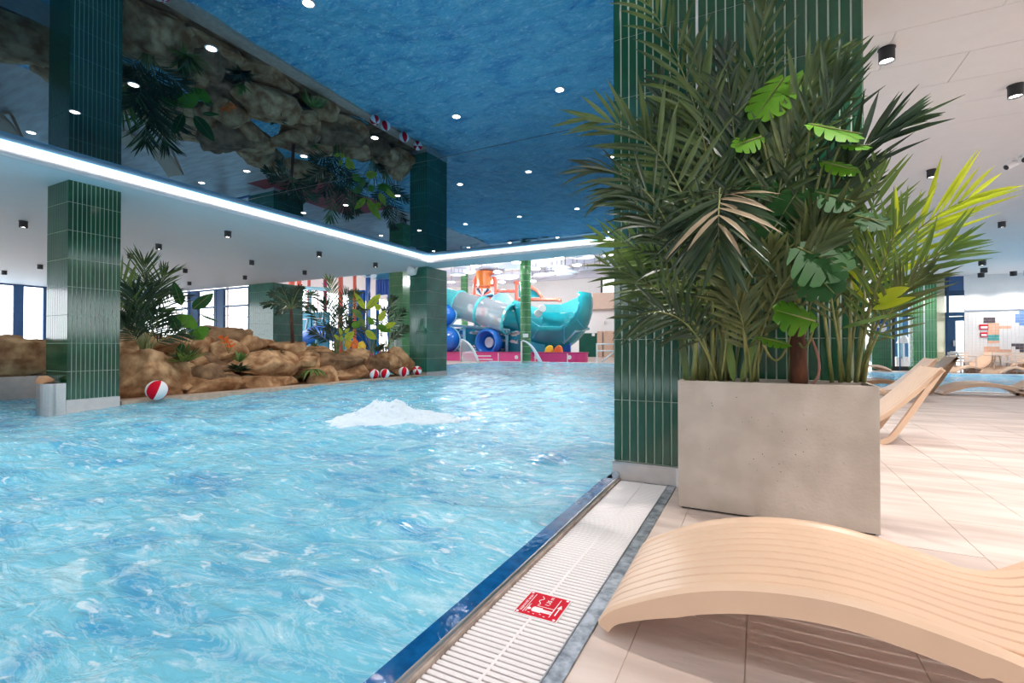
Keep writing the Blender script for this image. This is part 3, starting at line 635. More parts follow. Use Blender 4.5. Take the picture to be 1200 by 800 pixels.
flat('figure_body', [(-.806, 1.745), (-.8, 1.737), (-.765, 1.737), (-.765, 1.742), (-.724, 1.744), (-.724, 1.752), (-.762, 1.753), (-.724, 1.756), (-.724, 1.764), (-.765, 1.766), (-.765, 1.772), (-.8, 1.772), (-.806, 1.764)])
bar('arrow_shaft', (-.706, 1.745), (-.706, 1.80), .005); flat('arrow_head', [(-.716, 1.797), (-.696, 1.797), (-.706, 1.825)])
for a in (( -.812, 1.725), (-.79, 1.722), (-.765, 1.728), (-.745, 1.72)): bar('splash', a, (a[0] + .008, a[1]), .003)
def text(name, body, loc, size, m, parent, rot=(0, 0, PI / 2), align='LEFT'):
    cu = bpy.data.curves.new(name, 'FONT'); cu.body = body; cu.size = size; cu.extrude = .0003; cu.align_x = align; cu.materials.append(m)
    q = bpy.data.objects.new(name, cu); C.objects.link(q); bpy.context.view_layer.update()
    me = bpy.data.meshes.new_from_object(q.evaluated_get(bpy.context.evaluated_depsgraph_get())); bpy.data.objects.remove(q); me.materials.clear(); me.materials.append(m)
    o = bpy.data.objects.new(name, me); C.objects.link(o); o.parent = parent; o.location = Vector(loc) - parent.location; o.rotation_euler = rot; return o
text('depth_figure', '1,35 m', (-.752, 1.796, .005), .026, M_bw, sg)
text('title_text', 'GŁĘBOKOŚĆ WODY', (-.840, 1.725, .005), .0135, M_bw, sg); text('title_text', 'WATER DEPTH', (-.820, 1.725, .005), .009, M_bw, sg)

# ================================================================== LOUNGERS
TOP = [(0, .035), (.03, .075), (.085, .115), (.22, .185), (.35, .235), (.5, .272), (.66, .29), (.80, .288), (.94, .268), (1.08, .238), (1.2, .222), (1.31, .228), (1.42, .275), (1.52, .35), (1.66, .485), (1.8, .635), (1.93, .785), (1.97, .825)]
def spl(P, n):
    out = []; k = len(P)
    for i in range(k - 1):
        p0, p1, p2, p3 = P[max(0, i - 1)], P[i], P[i + 1], P[min(k - 1, i + 2)]
        for j in range(n):
            t = j / n; out.append(tuple(.5 * (2 * b + (c - a) * t + (2 * a - 5 * b + 4 * c - d) * t * t + (3 * b - a - 3 * c + d) * t ** 3) for a, b, c, d in zip(p0, p1, p2, p3)))
    return out + [P[-1]]
def ribbon(mb, top, th, y0, y1, b=.0):
    "closed strip following a side profile, th thick, from y0 to y1"
    k = len(top); bot = []
    for i, (x, z) in enumerate(top):
        a = top[max(0, i - 1)]; c = top[min(k - 1, i + 1)]; dx, dz = c[0] - a[0], c[1] - a[1]; l = math.hypot(dx, dz) or 1
        t = th[i] if isinstance(th, list) else th
        bot.append((x + dz / l * t, z - dx / l * t))
    rows = []
    for i in range(k):
        (x, z), (p, q) = top[i], bot[i]
        if b: rows.append([(x, y0 + b, z), (x, y1 - b, z), (x + (p - x) * .15, y1, z + (q - z) * .15), (p, y1, q), (p, y0, q), (x + (p - x) * .15, y0, z + (q - z) * .15)])
        else: rows.append([(x, y0, z), (x, y1, z), (p, y1, q), (p, y0, q)])
    m = len(rows[0]); vs = [v for r in rows for v in r]
    fs = [(i * m + j, (i + 1) * m + j, (i + 1) * m + (j + 1) % m, i * m + (j + 1) % m) for i in range(k - 1) for j in range(m)]
    fs += [tuple(range(m)), tuple(range(k * m - 1, (k - 1) * m - 1, -1))]
    return mb.add(vs, fs)
def make_lounger(label, group, m, n=5, lod=0):
    W = .73; R = .062; root = thing('sun_lounger', label, 'lounger', (0, 0, 0), group)
    T = spl(TOP, n); ns = 9 if not lod else 7; sw = (W - 2 * R) / ns
    for i in range(ns):
        y = R + i * sw; ribbon(MB(), T, .024, y + .0038, y + sw - .0038, .004 if not lod else 0).build('slat', m, root, smooth=False)
    arch = spl([(0, .038), (.03, .082), (.085, .122), (.22, .192), (.35, .243), (.5, .28), (.66, .298), (.80, .296), (.94, .276), (1.08, .246), (1.2, .208), (1.30, .155), (1.40, .09), (1.47, .066)], n)
    back = spl([(1.985, .835), (1.95, .80), (1.85, .62), (1.7, .345), (1.56, .11), (1.5, .055), (1.45, .045), (1.40, .07)], n)
    for s, y in ((0, 0), (1, W - R)):
        ribbon(MB(), arch, [.05 + .035 * min(1, abs(p[0]) * 4) if p[0] < 1.1 else .07 for p in arch], y, y + R, .018).build('side_rail', m, root, smooth=False)
        ribbon(MB(), [(a, b) for a, b in back], -.05, y, y + R, .0).build('back_leg', m, root, smooth=False)
        seat = [(a, b - .003 - .04 * max(0, 1 - (a - 1.2) / .2)) for a, b in spl(TOP[10:], n)]
        ribbon(MB(), seat, .045, y, y + R, .01).build('seat_rail', m, root, smooth=False)
    MB().box(0.0, .05, R, W - R, .008, .034).build('foot_bar', m, root)
    MB().tube([(.42, R, .20), (.42, W - R, .20)], .016, 8).build('cross_bar', m, root); MB().tube([(1.46, R, .03), (1.46, W - R, .03)], .022, 8).build('cross_bar', m, root)
    return root
lo = make_lounger('large sand coloured slatted sun lounger in the right foreground', None, M_plast, 6)
lo.location = (-.53, 1.72, 0)
def clone_lounger(label, loc, rz, group=None, m=None, src=None):
    o = place(src or lo, label, loc, rz)
    if 'group' in o and not group: del o['group']
    if group: o['group'] = group
    if m is not None:
        for ch in o.children:
            if ch.type == 'MESH': ch.data = MATMESH.setdefault((ch.data.name, m.name), ch.data.copy()); ch.data.materials[0] = m
    return o
MATMESH = {}
clone_lounger('sand sun lounger with raised back just behind the concrete planter', (-.29, 6.41 - .0, 0), 0, m=M_plast2)
pb = px(1084, 463, z=0)
clone_lounger('brown sun lounger turned backwards behind the nearest raised back', (3.28 - 1.46, 13.45, 0), 0, m=M_brownpl)
clone_lounger('low arched sun lounger standing before the second pool', (3.52, 13.35, 0), 0, m=mat('shaded_sand_plastic', (206, 176, 150), .42, var=.03))  # darker copy of the sand plastic, shade put into its colour
clone_lounger('sand lounger arch between the planter and the second pool', (.95, 11.4, 0), 0, m=M_plast2)
fl_ = make_lounger('pale sun lounger beside the green tiled wall with the blue sign', 'loungers beyond the second pool', M_plast2, 3, 1)
fl_.location = (px(1040, 430, Y=24.9).x - .1, 25.5, 0); fl_.rotation_euler = (0, 0, math.radians(200))
for lab, (u, Y), rz in (('pale sun lounger in front of the white mosaic wall, nearest the navy door', (1119, 24.4), 35), ('pale sun lounger at the right picture edge before the mosaic wall', (1172, 24.4), 35)):
    p = px(u, 437, Y=Y); clone_lounger(lab, (p.x, Y, 0), math.radians(rz), 'loungers beyond the second pool', src=fl_)
for i, (x, y, rz) in enumerate(((-19.4, 4.6, 115), (-20.9, 4.3, 115), (-18.2, 8.1, 100), (-22.6, 5.6, 115))):
    clone_lounger('pale sun lounger on the far left deck, %s from the rocks, mirrored in the ceiling' % ORD[i], (x, y, 0), math.radians(rz), 'loungers on the far left deck', src=fl_)
# ================================================================== ROCK ISLANDS
RK = [0]
def rock(label, c, r, m=None, seed=None, group=None, nu=56, nv=30):
    RK[0] += 1; rs = random.Random(seed if seed is not None else RK[0] * 17)
    planes = []
    for i in range(16):
        n = Vector((rs.gauss(0, 1), rs.gauss(0, 1), rs.gauss(0, .75))).normalized(); planes.append((n, rs.uniform(.58, .86)))
    off = Vector((rs.uniform(-50, 50), rs.uniform(-50, 50), rs.uniform(-50, 50))); vs = []; R3 = Vector(r); mx = max(r)
    for i in range(nv + 1):
        for j in range(nu):
            a = PI * i / nv; b = 2 * PI * j / nu
            d = Vector((math.sin(a) * math.cos(b), math.sin(a) * math.sin(b), -math.cos(a)))
            q = Vector([math.copysign(abs(x) ** .6, x) for x in d])
            for n, h in planes:
                e = q.dot(n) - h
                if e > 0: q -= n * e * .97
            w = Vector((q.x * R3.x, q.y * R3.y, q.z * R3.z)) * 2.2 + off
            s = 1 + .09 * noise.noise(w * .7) - .13 * (1 - abs(noise.noise(w * 1.1))) ** 5 + .06 * noise.noise(w * 2.4) - .05 * (1 - abs(noise.noise(w * 2.9))) ** 6 + .03 * noise.noise(w * 6)
            q.z += .05 * noise.noise(Vector((w.x * .5, w.y * .5, w.z * 3)))
            q = q * (s + .1); vs.append((c[0] + q.x * r[0] * 1.2, c[1] + q.y * r[1] * 1.2, max(-.25, c[2] + q.z * r[2] * 1.2)))
    fs = [(i * nu + j, i * nu + (j + 1) % nu, (i + 1) * nu + (j + 1) % nu, (i + 1) * nu + j) for i in range(nv) for j in range(nu)]
    o = MB().add(vs, fs).build('rock', m or M_rock, smooth=True)
    return tag(o, label, 'rock', group)
def prock(label, u0, u1, v0, v1, X, dx, m=None, seed=None):
    "rock whose front lies on the plane X = const, spanning the given field of view"
    um = (u0 + u1) / 2; a = px(u0, (v0 + v1) / 2, X=X); b = px(u1, (v0 + v1) / 2, X=X); t = px(um, v0, X=X); g = px(um, v1, X=X)
    return rock(label, (X - dx * .35, (a.y + b.y) / 2, (t.z + g.z) / 2), (dx / 2, (b.y - a.y) / 2, max(.1, (t.z - g.z) / 2)), m, seed)
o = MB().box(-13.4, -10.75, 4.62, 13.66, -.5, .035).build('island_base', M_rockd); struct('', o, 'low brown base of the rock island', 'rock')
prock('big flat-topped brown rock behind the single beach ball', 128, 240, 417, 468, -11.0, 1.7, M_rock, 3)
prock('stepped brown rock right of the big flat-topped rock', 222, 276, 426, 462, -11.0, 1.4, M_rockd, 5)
prock('long low rock course at the water under the dark spiky plant', 226, 300, 438, 465, -10.9, .9, M_rock, 8)
prock('low rock course under the largest angular boulder', 285, 352, 438, 462, -10.9, .9, M_rock, 9)
prock('large angular boulder in the middle of the rock island', 290, 360, 414, 444, -11.1, 1.4, M_rock, 12)
prock('wide tan rock behind the left potted palm', 140, 226, 388, 424, -12.4, 1.6, M_rock, 14)
prock('tan rock ridge behind the broad-leaved plant', 205, 262, 392, 420, -12.6, 1.4, M_rock, 15)
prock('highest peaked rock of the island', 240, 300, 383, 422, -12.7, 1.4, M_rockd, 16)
prock('long brown ledge right of the highest rock', 262, 332, 392, 418, -12.5, 1.2, M_rock, 18)
prock('rounded brown rock below the ledge, behind the orange flowers', 255, 300, 400, 428, -12.0, 1.0, M_rock, 19)
prock('flat tan slab at the foot of the slim palm', 330, 366, 400, 416, -12.0, 1.1, M_rock, 21)
prock('pale flat rock left of the dense palm clump', 360, 395, 404, 420, -11.9, 1.0, M_rock, 22)
prock('brown rock under the flat tan slab', 336, 388, 411, 432, -11.6, 1.1, M_rock, 23)
prock('small rounded rock above the drooping grass plant', 355, 374, 419, 430, -11.0, .7, M_rock, 24)
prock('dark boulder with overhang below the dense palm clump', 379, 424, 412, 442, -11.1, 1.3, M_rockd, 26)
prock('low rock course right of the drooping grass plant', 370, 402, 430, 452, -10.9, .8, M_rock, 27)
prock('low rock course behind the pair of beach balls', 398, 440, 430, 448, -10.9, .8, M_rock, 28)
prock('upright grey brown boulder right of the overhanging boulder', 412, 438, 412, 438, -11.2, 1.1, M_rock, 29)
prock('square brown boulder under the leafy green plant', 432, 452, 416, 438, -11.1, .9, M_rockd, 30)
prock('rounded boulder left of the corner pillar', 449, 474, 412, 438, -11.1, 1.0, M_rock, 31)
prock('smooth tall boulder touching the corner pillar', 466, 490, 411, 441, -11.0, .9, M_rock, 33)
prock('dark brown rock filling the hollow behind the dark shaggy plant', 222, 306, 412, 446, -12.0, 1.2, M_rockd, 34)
prock('low brown rock behind the drooping grass plant', 340, 392, 424, 448, -11.5, 1.0, M_rock, 35)
prock('small tan rock wedged above the stepped brown rock', 226, 250, 416, 434, -11.6, .8, M_rock, 36)
o = MB().box(-14.6, -13.0, -1.5, 4.7, -.5, .46).build('raised_pool_wall', M_steelw); tag(o, 'pale steel clad wall carrying a rock at the left picture edge', 'wall', kind='structure')
rock('large brown rock on the steel wall at the left picture edge', (-13.65, 2.9, .70), (.75, 1.75, .44), M_rock, 41)
for i, (x, y, z, rx, ry, rz) in enumerate(((-15.6, 6.2, .2, .6, 1.3, .35), (-15.8, 8.6, .22, .6, 1.2, .4), (-15.7, 11, .2, .6, 1.2, .36), (-15.7, 3.6, .2, .6, 1.3, .34), (-15.8, 13.2, .2, .6, 1.0, .4), (-15.6, .8, .2, .6, 1.3, .34))):
    rock('brown rock beyond the island channel, %s in its row, mirrored above' % ORD[(2, 3, 4, 1, 5, 0)[i]], (x, y, z), (rx, ry, rz), M_rock, 50 + i, 'rocks beyond the channel', 22, 12)

# ------------------------------------------------------------------ plants on the rocks
random.seed(31)
def palm_clump(label, u, v, X, spec, thin=.62,  name='potted_palm', stems=6, stem_h=.35, m=M_leafd):
    b = px(u, v, X=X); t = thing(name, label, 'palm', b)
    for i in range(stems):
        a = random.uniform(0, 2 * PI); q = b + Vector((math.cos(a), math.sin(a), 0)) * random.uniform(.02, .12)
        MB().tube([q - UP * .1, q + Vector((math.cos(a) * .05, math.sin(a) * .05, stem_h))], [.025, .015], 6).build('stem', M_stem, t, smooth=True)
    for (du, dv), n, L, w, dr, mm in spec:
        tip = px(u + du, v + dv, X=X + random.uniform(-.3, .35)); c1 = b + (tip - b) * .3 + UP * (.25 * (tip - b).length); c2 = b + (tip - b) * .75 + UP * .18 * (tip - b).length
        frond(t, (b + UP * .05, c1, c2, tip), n + 3, L, w * thin, mm or m, N=(1, -.5, .3), ang=(50, 18), droop=dr, rr=.01, t0=.34, seg=4)
    return t
palm_clump('tall feathery palm on the big flat rock beside the left pillar', 169, 420, -11.3,
           [((-34, -100), 16, .62, .05, .1, M_leafl), ((0, -112), 16, .6, .05, .1, M_leaf), ((26, -100), 16, .6, .05, .15, M_leaf), ((38, -72), 15, .55, .05, .2, None), ((-40, -70), 15, .6, .05, .2, None), ((-30, -40), 14, .55, .05, .2, None), ((36, -40), 14, .5, .05, .25, None), ((10, -80), 16, .6, .06, .1, None), ((-12, -78), 16, .6, .06, .1, None), ((20, -50), 14, .5, .05, .1, None), ((-18, -50), 14, .5, .05, .1, None), ((0, -60), 14, .5, .06, .1, None), ((44, -30), 12, .4, .05, .25, None)])
t = thing('broad_leaved_plant', 'broad-leaved plant with upright paddles among the left rocks', 'plant', px(213, 422, X=-11.3)); b = px(213, 422, X=-11.3)
for (u0, v0), (u1, v1), wd, m, N in (((213, 358), (203, 330), .17, M_monstd, (.8, -.6, 0)), ((226, 362), (250, 342), .22, M_monstd, (.8, -.3, .5)), ((235, 369), (257, 375), .10, M_monstd, (.5, -.3, .8)), ((209, 388), (201, 370), .18, M_monstd, (.8, -.5, .1)), ((213, 382), (224, 369), .42, M_monst, (.8, -.6, .1)), ((229, 384), (238, 398), .36, M_monst, (.8, -.6, .1)), ((238, 384), (248, 384), .14, M_monstd, (.5, -.2, .8)), ((206, 362), (180, 363), .14, M_monstd, (.5, -.3, .8)), ((214, 402), (208, 420), .12, M_monstd, (.8, -.4, .2))):
    q = px(u0, v0, X=-11.2); broad_leaf(t, q, px(u1, v1, X=-11.15), N, wd * 1.2, m, petiole=(b, b.lerp(q, .5) + Vector((.05, 0, .1))))
t = thing('spiky_grass', 'spiky pale green tuft in front of the broad-leaved plant', 'plant', px(214, 424, X=-11.1)); b = px(214, 424, X=-11.0)
def tuft(t, b, n, L, w, m, up=.5, seed=1, name='blade_tuft', droop=.5):
    rs = random.Random(seed); mb = MB()
    for i in range(n):
        a = rs.uniform(0, 2 * PI); d = Vector((math.cos(a), math.sin(a), rs.uniform(up * .4, up * 1.8)))
        leaflet(mb, b, d, UP + d * .1, L * rs.uniform(.7, 1.15), w, droop, seg=4)
    return mb.build(name, m, t)
tuft(t, b, 34, .62, .055, M_leafl, .35, 2, droop=.15); tuft(t, b + Vector((0, .1, 0)), 18, .5, .06, M_leaf, .9, 3, droop=.1)
def small_plant(label, u, v, X, L, n, m, seed, w=.07, up=.9, droop=.35, name='shrub'):
    p = px(u, v, X=X); t = thing(name, label, 'plant', p); tuft(t, p, n, L, w, m, up, seed, droop=droop); return t
fl0 = thing('orange_flower', 'orange bird-of-paradise flowers on the rocks', 'flower', px(268, 412, X=-11.6)); b = px(268, 414, X=-11.6)
for u, v in ((262, 398), (266, 402), (271, 407)):
    q = px(u, v, X=-11.55); MB().tube([b, b.lerp(q, .6), q], .008, 5).build('flower_stalk', M_stem, fl0)
    m_ = MB()
    for k in range(5): leaflet(m_, q, Vector((random.uniform(-.3, .3), random.uniform(-1, 1), random.uniform(.2, 1))), Vector((1, -.4, .2)), .14, .05, .1, seg=2)
    m_.build('petals', M_orange, fl0)
small_plant('dark shaggy plant in the cleft left of the largest boulder', 280, 436, -11.0, .42, 46, M_leafd, 7, .08, 1.0)
small_plant('pale variegated shoots above the dark shaggy plant', 281, 424, -11.1, .34, 14, M_leafl, 8, .08, 1.4, .1)
small_plant('small dark shrub below the brown ledge', 322, 416, -11.6, .40, 26, M_leafd, 9, .12, .9)
small_plant('little green rosette beside the flat tan slab', 369, 406, -11.7, .26, 20, M_leafl, 10, .06, 1.0)
small_plant('green grass plant drooping over the rocks to the water', 366, 433, -10.85, .42, 44, M_leafl, 11, .055, .25, .8, 'drooping_grass')
small_plant('dark fern left of the corner pillar, above the square boulder', 444, 412, -11.3, .5, 46, M_leafd, 12, .06, 1.2, .3, 'fern')
t = thing('slim_palm', 'slim single-stemmed palm before the coral posts', 'palm', px(343, 404, X=-12.0)); b = px(343, 404, X=-12.0); tp = px(341, 362, X=-12.0)
MB().tube([b, tp], [.05, .035], 8).build('trunk', M_bark, t, smooth=True)
for (u, v), L in (((318, 345), .3), ((312, 357), .3), ((330, 340), .3), ((352, 338), .3), ((368, 345), .32), ((366, 360), .3), ((345, 340), .28), ((326, 366), .26)):
    q = px(u, v, X=-12 + random.uniform(-.3, .3)); frond(t, (tp, tp.lerp(q, .4) + UP * .12, tp.lerp(q, .8) + UP * .1, q), 12, L * .9, .045, M_leafd, N=(.8, -.4, .6), ang=(45, 15), droop=.2, rr=.012, t0=.15, seg=2)
palm_clump('dense dark palm clump in the middle of the rock island', 394, 414, -11.5,
           [((-8, -86), 13, .45, .06, .1, M_leaf), ((14, -72), 13, .45, .06, .15, None), ((30, -52), 13, .45, .06, .15, None), ((-34, -50), 12, .42, .06, .15, None), ((-28, -24), 12, .36, .06, .2, None), ((34, -28), 12, .4, .06, .2, None), ((4, -50), 13, .45, .06, .1, None), ((-14, -60), 13, .45, .06, .1, None), ((16, -36), 12, .4, .06, .1, None), ((-8, -30), 12, .4, .06, .1, None), ((24, -70), 12, .4, .06, .1, M_leaf)])
palm_clump('dark palm between leafy green plant and corner pillar', 452, 414, -11.6,
           [((8, -64), 12, .4, .06, .15, None), ((22, -50), 12, .4, .06, .15, None), ((24, -30), 12, .38, .06, .2, None), ((0, -50), 12, .4, .06, .1, None), ((-12, -40), 12, .4, .06, .1, None), ((14, -22), 10, .34, .06, .2, None)], stems=4)
t = thing('leafy_plant', 'leafy plant with large yellow green leaves by the corner pillar', 'plant', px(436, 416, X=-11.3)); b = px(436, 416, X=-11.3)
for (u0, v0), (u1, v1), wd, m in (((428, 362), (417, 343), .26, M_leafy), ((430, 362), (447, 343), .34, M_leafy), ((440, 362), (446, 357), .3, M_leafy), ((425, 372), (414, 362), .3, M_leafl), ((444, 376), (452, 363), .28, M_leafy), ((420, 374), (428, 382), .34, M_leafl), ((450, 384), (465, 377), .26, M_leafy), ((442, 382), (460, 388), .34, M_monst), ((428, 388), (443, 397), .34, M_leafy), ((412, 382), (424, 378), .3, M_monst), ((405, 398), (415, 388), .3, M_leafy), ((438, 380), (432, 372), .3, M_monst)):
    q = px(u0, v0, X=-11.25); broad_leaf(t, q, px(u1, v1, X=-11.15), (.85, -.5, .2), wd * .75, m, petiole=(b, b.lerp(q, .5) + UP * .1))
t = thing('flower_pot_plant', 'small plant with pale yellow blotched leaves before the palm clump', 'plant', px(402, 414, X=-11.2)); b = px(402, 414, X=-11.2)
for (u0, v0), (u1, v1) in (((400, 392), (398, 384)), ((404, 390), (410, 384)), ((398, 398), (392, 392)), ((405, 398), (412, 394)), ((401, 400), (400, 393))):
    q = px(u0, v0, X=-11.15); broad_leaf(t, q, px(u1, v1, X=-11.1), (.85, -.5, .2), .1, M_leafy, petiole=(b, b.lerp(q, .5)))

# ------------------------------------------------------------------ beach balls, weir, geyser
def ball(label, c, r, rx, rz, seed):
    t = thing('beach_ball', label, 'ball', (c[0], c[1], c[2] - r), 'red and white beach balls'); R = Matrix.Rotation(rz, 3, 'Z') @ Matrix.Rotation(rx, 3, 'X'); c = Vector(c)
    for k in range(6):
        vs = []; n = 12; q = 6
        for i in range(n + 1):
            for j in range(q + 1):
                a = PI * i / n; b = (k + j / q) * PI / 3 ; vs.append(c + R @ Vector((math.sin(a) * math.cos(b), math.sin(a) * math.sin(b), math.cos(a))) * r)
        MB().add(vs, [(i * (q + 1) + j, i * (q + 1) + j + 1, (i + 1) * (q + 1) + j + 1, (i + 1) * (q + 1) + j) for i in range(n) for j in range(q)]).build('panel', (M_red, M_bw)[k % 2], t, smooth=True)
    return t
def pball(label, u, v, d, X, rx, rz):
    p = px(u, v, X=X); r = d / 2 / FPX * (p - EYE).dot(FW); ball(label, (p.x, p.y, max(p.z, r - .06)), r, rx, rz, 1)
pball('single red and white beach ball below the big flat-topped rock', 184, 457, 23, -10.2, .35, 2.75)
pball('leftmost beach ball of the four by the corner pillar', 438.5, 438, 11.5, -10.22, .5, 1.2)
pball('second beach ball of the four, touching the leftmost', 451, 437.5, 11.5, -10.22, .3, 2.6)
pball('third beach ball of the four, half red half white', 473, 435.5, 11.5, -10.22, .2, 2.9)
pball('rightmost beach ball of the four, beside the corner pillar', 489, 434, 10.5, -10.22, 1.2, .6)
a = px(42, 460, Y=3.5); q = px(62, 451, Y=3.5)
t = thing('weir_block', 'rounded steel weir block with a pebble before the left pillar', 'weir', (-10.8, 3.6, -.1))
r = .16; poly = [(a.x, 3.79), (a.x, 3.5)] + [(-10.36 - r + r * math.sin(k * PI / 12), 3.5 + r - r * math.cos(k * PI / 12)) for k in range(7)] + [(-10.36, 3.79)]
MB().prism([(x, y, -.1) for x, y in poly], (0, 0, q.z + .1)).build('steel_shell', M_steel, t)
c = px(53, 447, Y=3.62); rock('small orange pebble on top of the steel weir block', (c.x, 3.64, q.z + .045), (.15, .11, .07), mat('orange_pebble', (206, 150, 110), .8), 77, nu=14, nv=8)
g0 = px(440, 493, z=0)
rs = np.random.RandomState(4); n = 150; vs = []; ga = math.radians(27)
for i in range(n):
    for j in range(n):
        x = (i / (n - 1) - .5) * 2.3; y = (j / (n - 1) - .5) * 1.5
        e = math.exp(-((x + .15) / .42) ** 2 - (y / .34) ** 2) * .17 + math.exp(-((x - .25) / .62) ** 2 - (y / .42) ** 2) * .075
        nz_ = noise.noise(Vector((x * 5, y * 5, 0))) * .6 + noise.noise(Vector((x * 12, y * 12, 3))) * .35 + noise.noise(Vector((x * 26, y * 26, 7))) * .2
        nz_ += .5 * noise.noise(Vector((x * 45, y * 45, 1))) * .5; ed = (x / 1.12) ** 2 + (y / .72) ** 2 + .45 * noise.noise(Vector((x * 4, y * 6, 9))) + .2 * noise.noise(Vector((x * 12, y * 14, 5)))
        z = e * (1 + .4 * nz_) + .03 * nz_ * math.exp(-ed) - .035 + .05 * max(0, 1 - ed) - max(0, ed - .7) * .16
        vs.append((g0.x + x * math.cos(ga) - y * math.sin(ga), g0.y + .35 + x * math.sin(ga) + y * math.cos(ga), z))
o = MB().add(vs, [(i * n + j, (i + 1) * n + j, (i + 1) * n + j + 1, i * n + j + 1) for i in range(n - 1) for j in range(n - 1)]).build('water_geyser', M_foam, smooth=True)
tag(o, 'white foaming water geyser bubbling up in the main pool', 'fountain')
mb = MB()
for i in range(90):
    x = rs.normal(-.1, .42); y = rs.normal(0, .3); z = abs(rs.normal(.16, .1)); r_ = rs.uniform(.004, .012)
    mb.ellipsoid((g0.x + x * math.cos(ga) - y * math.sin(ga), g0.y + .35 + x * math.sin(ga) + y * math.cos(ga), z), (r_, r_, r_), 6, 4)
mb.build('spray_drops', M_foam, o, kind='stuff')

# ================================================================== LAMPS
def lamp_label(x, y): return
def can(label, x, y, z, r=.062, h=.13, group=None, light=True, watts=None):
    t = thing('ceiling_spotlight', label, 'lamp', (x, y, z), group)
    MB().lathe([(0, 0), (r * 1.1, 0), (r * 1.1, -.008), (r, -.010), (r, -h), (r * .92, -h), (r * .86, -h + .02)], (x, y, z), 20).build('housing', M_black, t, smooth=False)
    MB().lathe([(0, -h + .019), (r * .86, -h + .019)], (x, y, z), 20).build('lens', M_glow, t)
    if light: lamp_light('SPOT', (x, y, z - h - .005), watts or SPOT_W, size=.05, parent=t)
    return t
def size(u, v, w, z): p = px(u, v, z=z); return p
near = [(1039, 57, .066, 'largest black cylinder spotlight, right of the green pillar top'), (1190, 100, .066, 'black cylinder spotlight at the upper right picture edge'), (1092, 199, .066, 'black cylinder spotlight above the yellow palm leaves'), (1174, 260, .066, 'black cylinder spotlight right of the yellow palm leaf tips')]
for u, v, r, lab in near:
    p = px(u, v, z=RC); can(lab, p.x, p.y, RC, r, .13, 'black spotlights over the deck')
for u, v, lab in ((1151, 303, 'upper of the four small spotlights before the mosaic wall'), (1153, 312, 'second highest of the four small spotlights before the mosaic wall'), (1140, 321, 'left one of the small spotlights before the mosaic wall'), (1153, 326, 'lowest of the four small spotlights before the mosaic wall'), (1197, 317, 'small spotlight at the right picture edge before the mosaic wall'), (1090, 317, 'small spotlight over the bright green tiled pillar')):
    p = px(u, v + 2, z=RC); can(lab, p.x, min(p.y, 25.2), RC, .1, .17, 'black spotlights over the deck', True, 75)
for i, (x, y) in enumerate(((1.137, 2.85), (2.569, 4.3), (4.2, 2.9), (5.0, 7.2), (6.4, 4.3), (5.1, -3.5))):  # unseen spotlights added to light the deck and place the lounger shadow
    can('added black spotlight on the deck ceiling outside the picture, %s one from the lounger' % ORD[i], x, y, RC, .066, .13, 'added black spotlights outside the picture', True, 190 if i == 0 else SPOT_W)
i = 0
for u, v in ((27.5, 259), (47, 310), (5, 317), (153, 297), (186, 286), (267, 271), (217, 315), (222, 330), (295, 305), (287, 323), (374, 295), (357, 317), (440, 308)):
    p = px(u, v, z=SOFF)
    row = 'first second third fourth'.split()[0 if p.y < 6 else 1 if p.y < 9 else 2 if p.y < 11.5 else 3]
    if i == 0: nm = 'black spotlight on the far left ceiling, the largest one left of the pillar'
    else: nm = ['', 'black spotlight just left of the left pillar on the far ceiling', 'black spotlight at the left picture edge low on the far ceiling', 'small black spotlight right of the left pillar behind palm tips', 'black spotlight above the left feathery palm on the far ceiling', 'black spotlight on the far ceiling right of the feathery palm', 'black spotlight over the broad-leaved plant on the far ceiling', 'lowest small black spotlight above the left blue window post', 'black spotlight above the teal pillar beyond the rocks', 'small black spotlight touching the top of the teal pillar', 'black spotlight on the far ceiling above the slim palm', 'black spotlight above the coral posts on the far ceiling', 'black spotlight above the leafy plant near the lit corner'][i]
    can(nm, p.x, p.y, SOFF, .075, .15, 'black spotlights on the far ceiling', True, 42); i += 1
# downlights set into the mirror ceiling
rows = [2.9, 5.22, 7.44, 9.93, 12.3, .6, -1.7]; cols = [-9.05, -7.76, -6.35, -4.88, -3.48, -2.04]
for r_, y in enumerate(rows):
    for c_, x in enumerate(cols):
        lab = 'round downlight in the mirror ceiling, %s row from the camera, %s from the left cove' % (ORD[r_], ORD[c_])
        t = thing('downlight', lab, 'lamp', (x, y, MIR), 'downlights in the mirror ceiling')
        MB().lathe([(.058, -.004), (.058, 0), (.045, -.006), (.045, -.003)], (x, y, MIR), 18).build('trim_ring', M_alu, t)
        MB().lathe([(0, -.004), (.046, -.004)], (x, y, MIR), 18).build('lens', M_glow, t)
        lamp_light('SPOT', (x, y, MIR - .03), DOWN_W, (.97, .98, 1), .045, t, 130)
# cameras on the right ceiling
def cctv(label, u, v, aim):
    p = px(u, v, z=RC - .11); t = thing('security_camera', label, 'camera', (p.x, p.y, RC))
    MB().lathe([(0, 0), (.05, 0), (.05, -.03), (.02, -.035), (.02, -.06)], (p.x, p.y, RC), 16).build('mount', M_bw, t)
    aim = Vector(aim).normalized(); c = Vector((p.x, p.y, RC - .10))
    MB().lathe([(0, -.09), (.045, -.085), (.05, 0), (.046, .08), (.04, .085)], c, 16, aim).build('camera_body', M_bw, t, smooth=True)
    MB().lathe([(.042, .082), (.03, .088), (0, .088)], c, 16, aim).build('camera_lens', M_black, t, smooth=True)
cctv('small white security camera at the right picture edge', 1185, 194, (-.8, -.35, -.45)); cctv('white security camera with dark lens cut by the right picture edge', 1199, 188, (-.1, -.95, -.3))
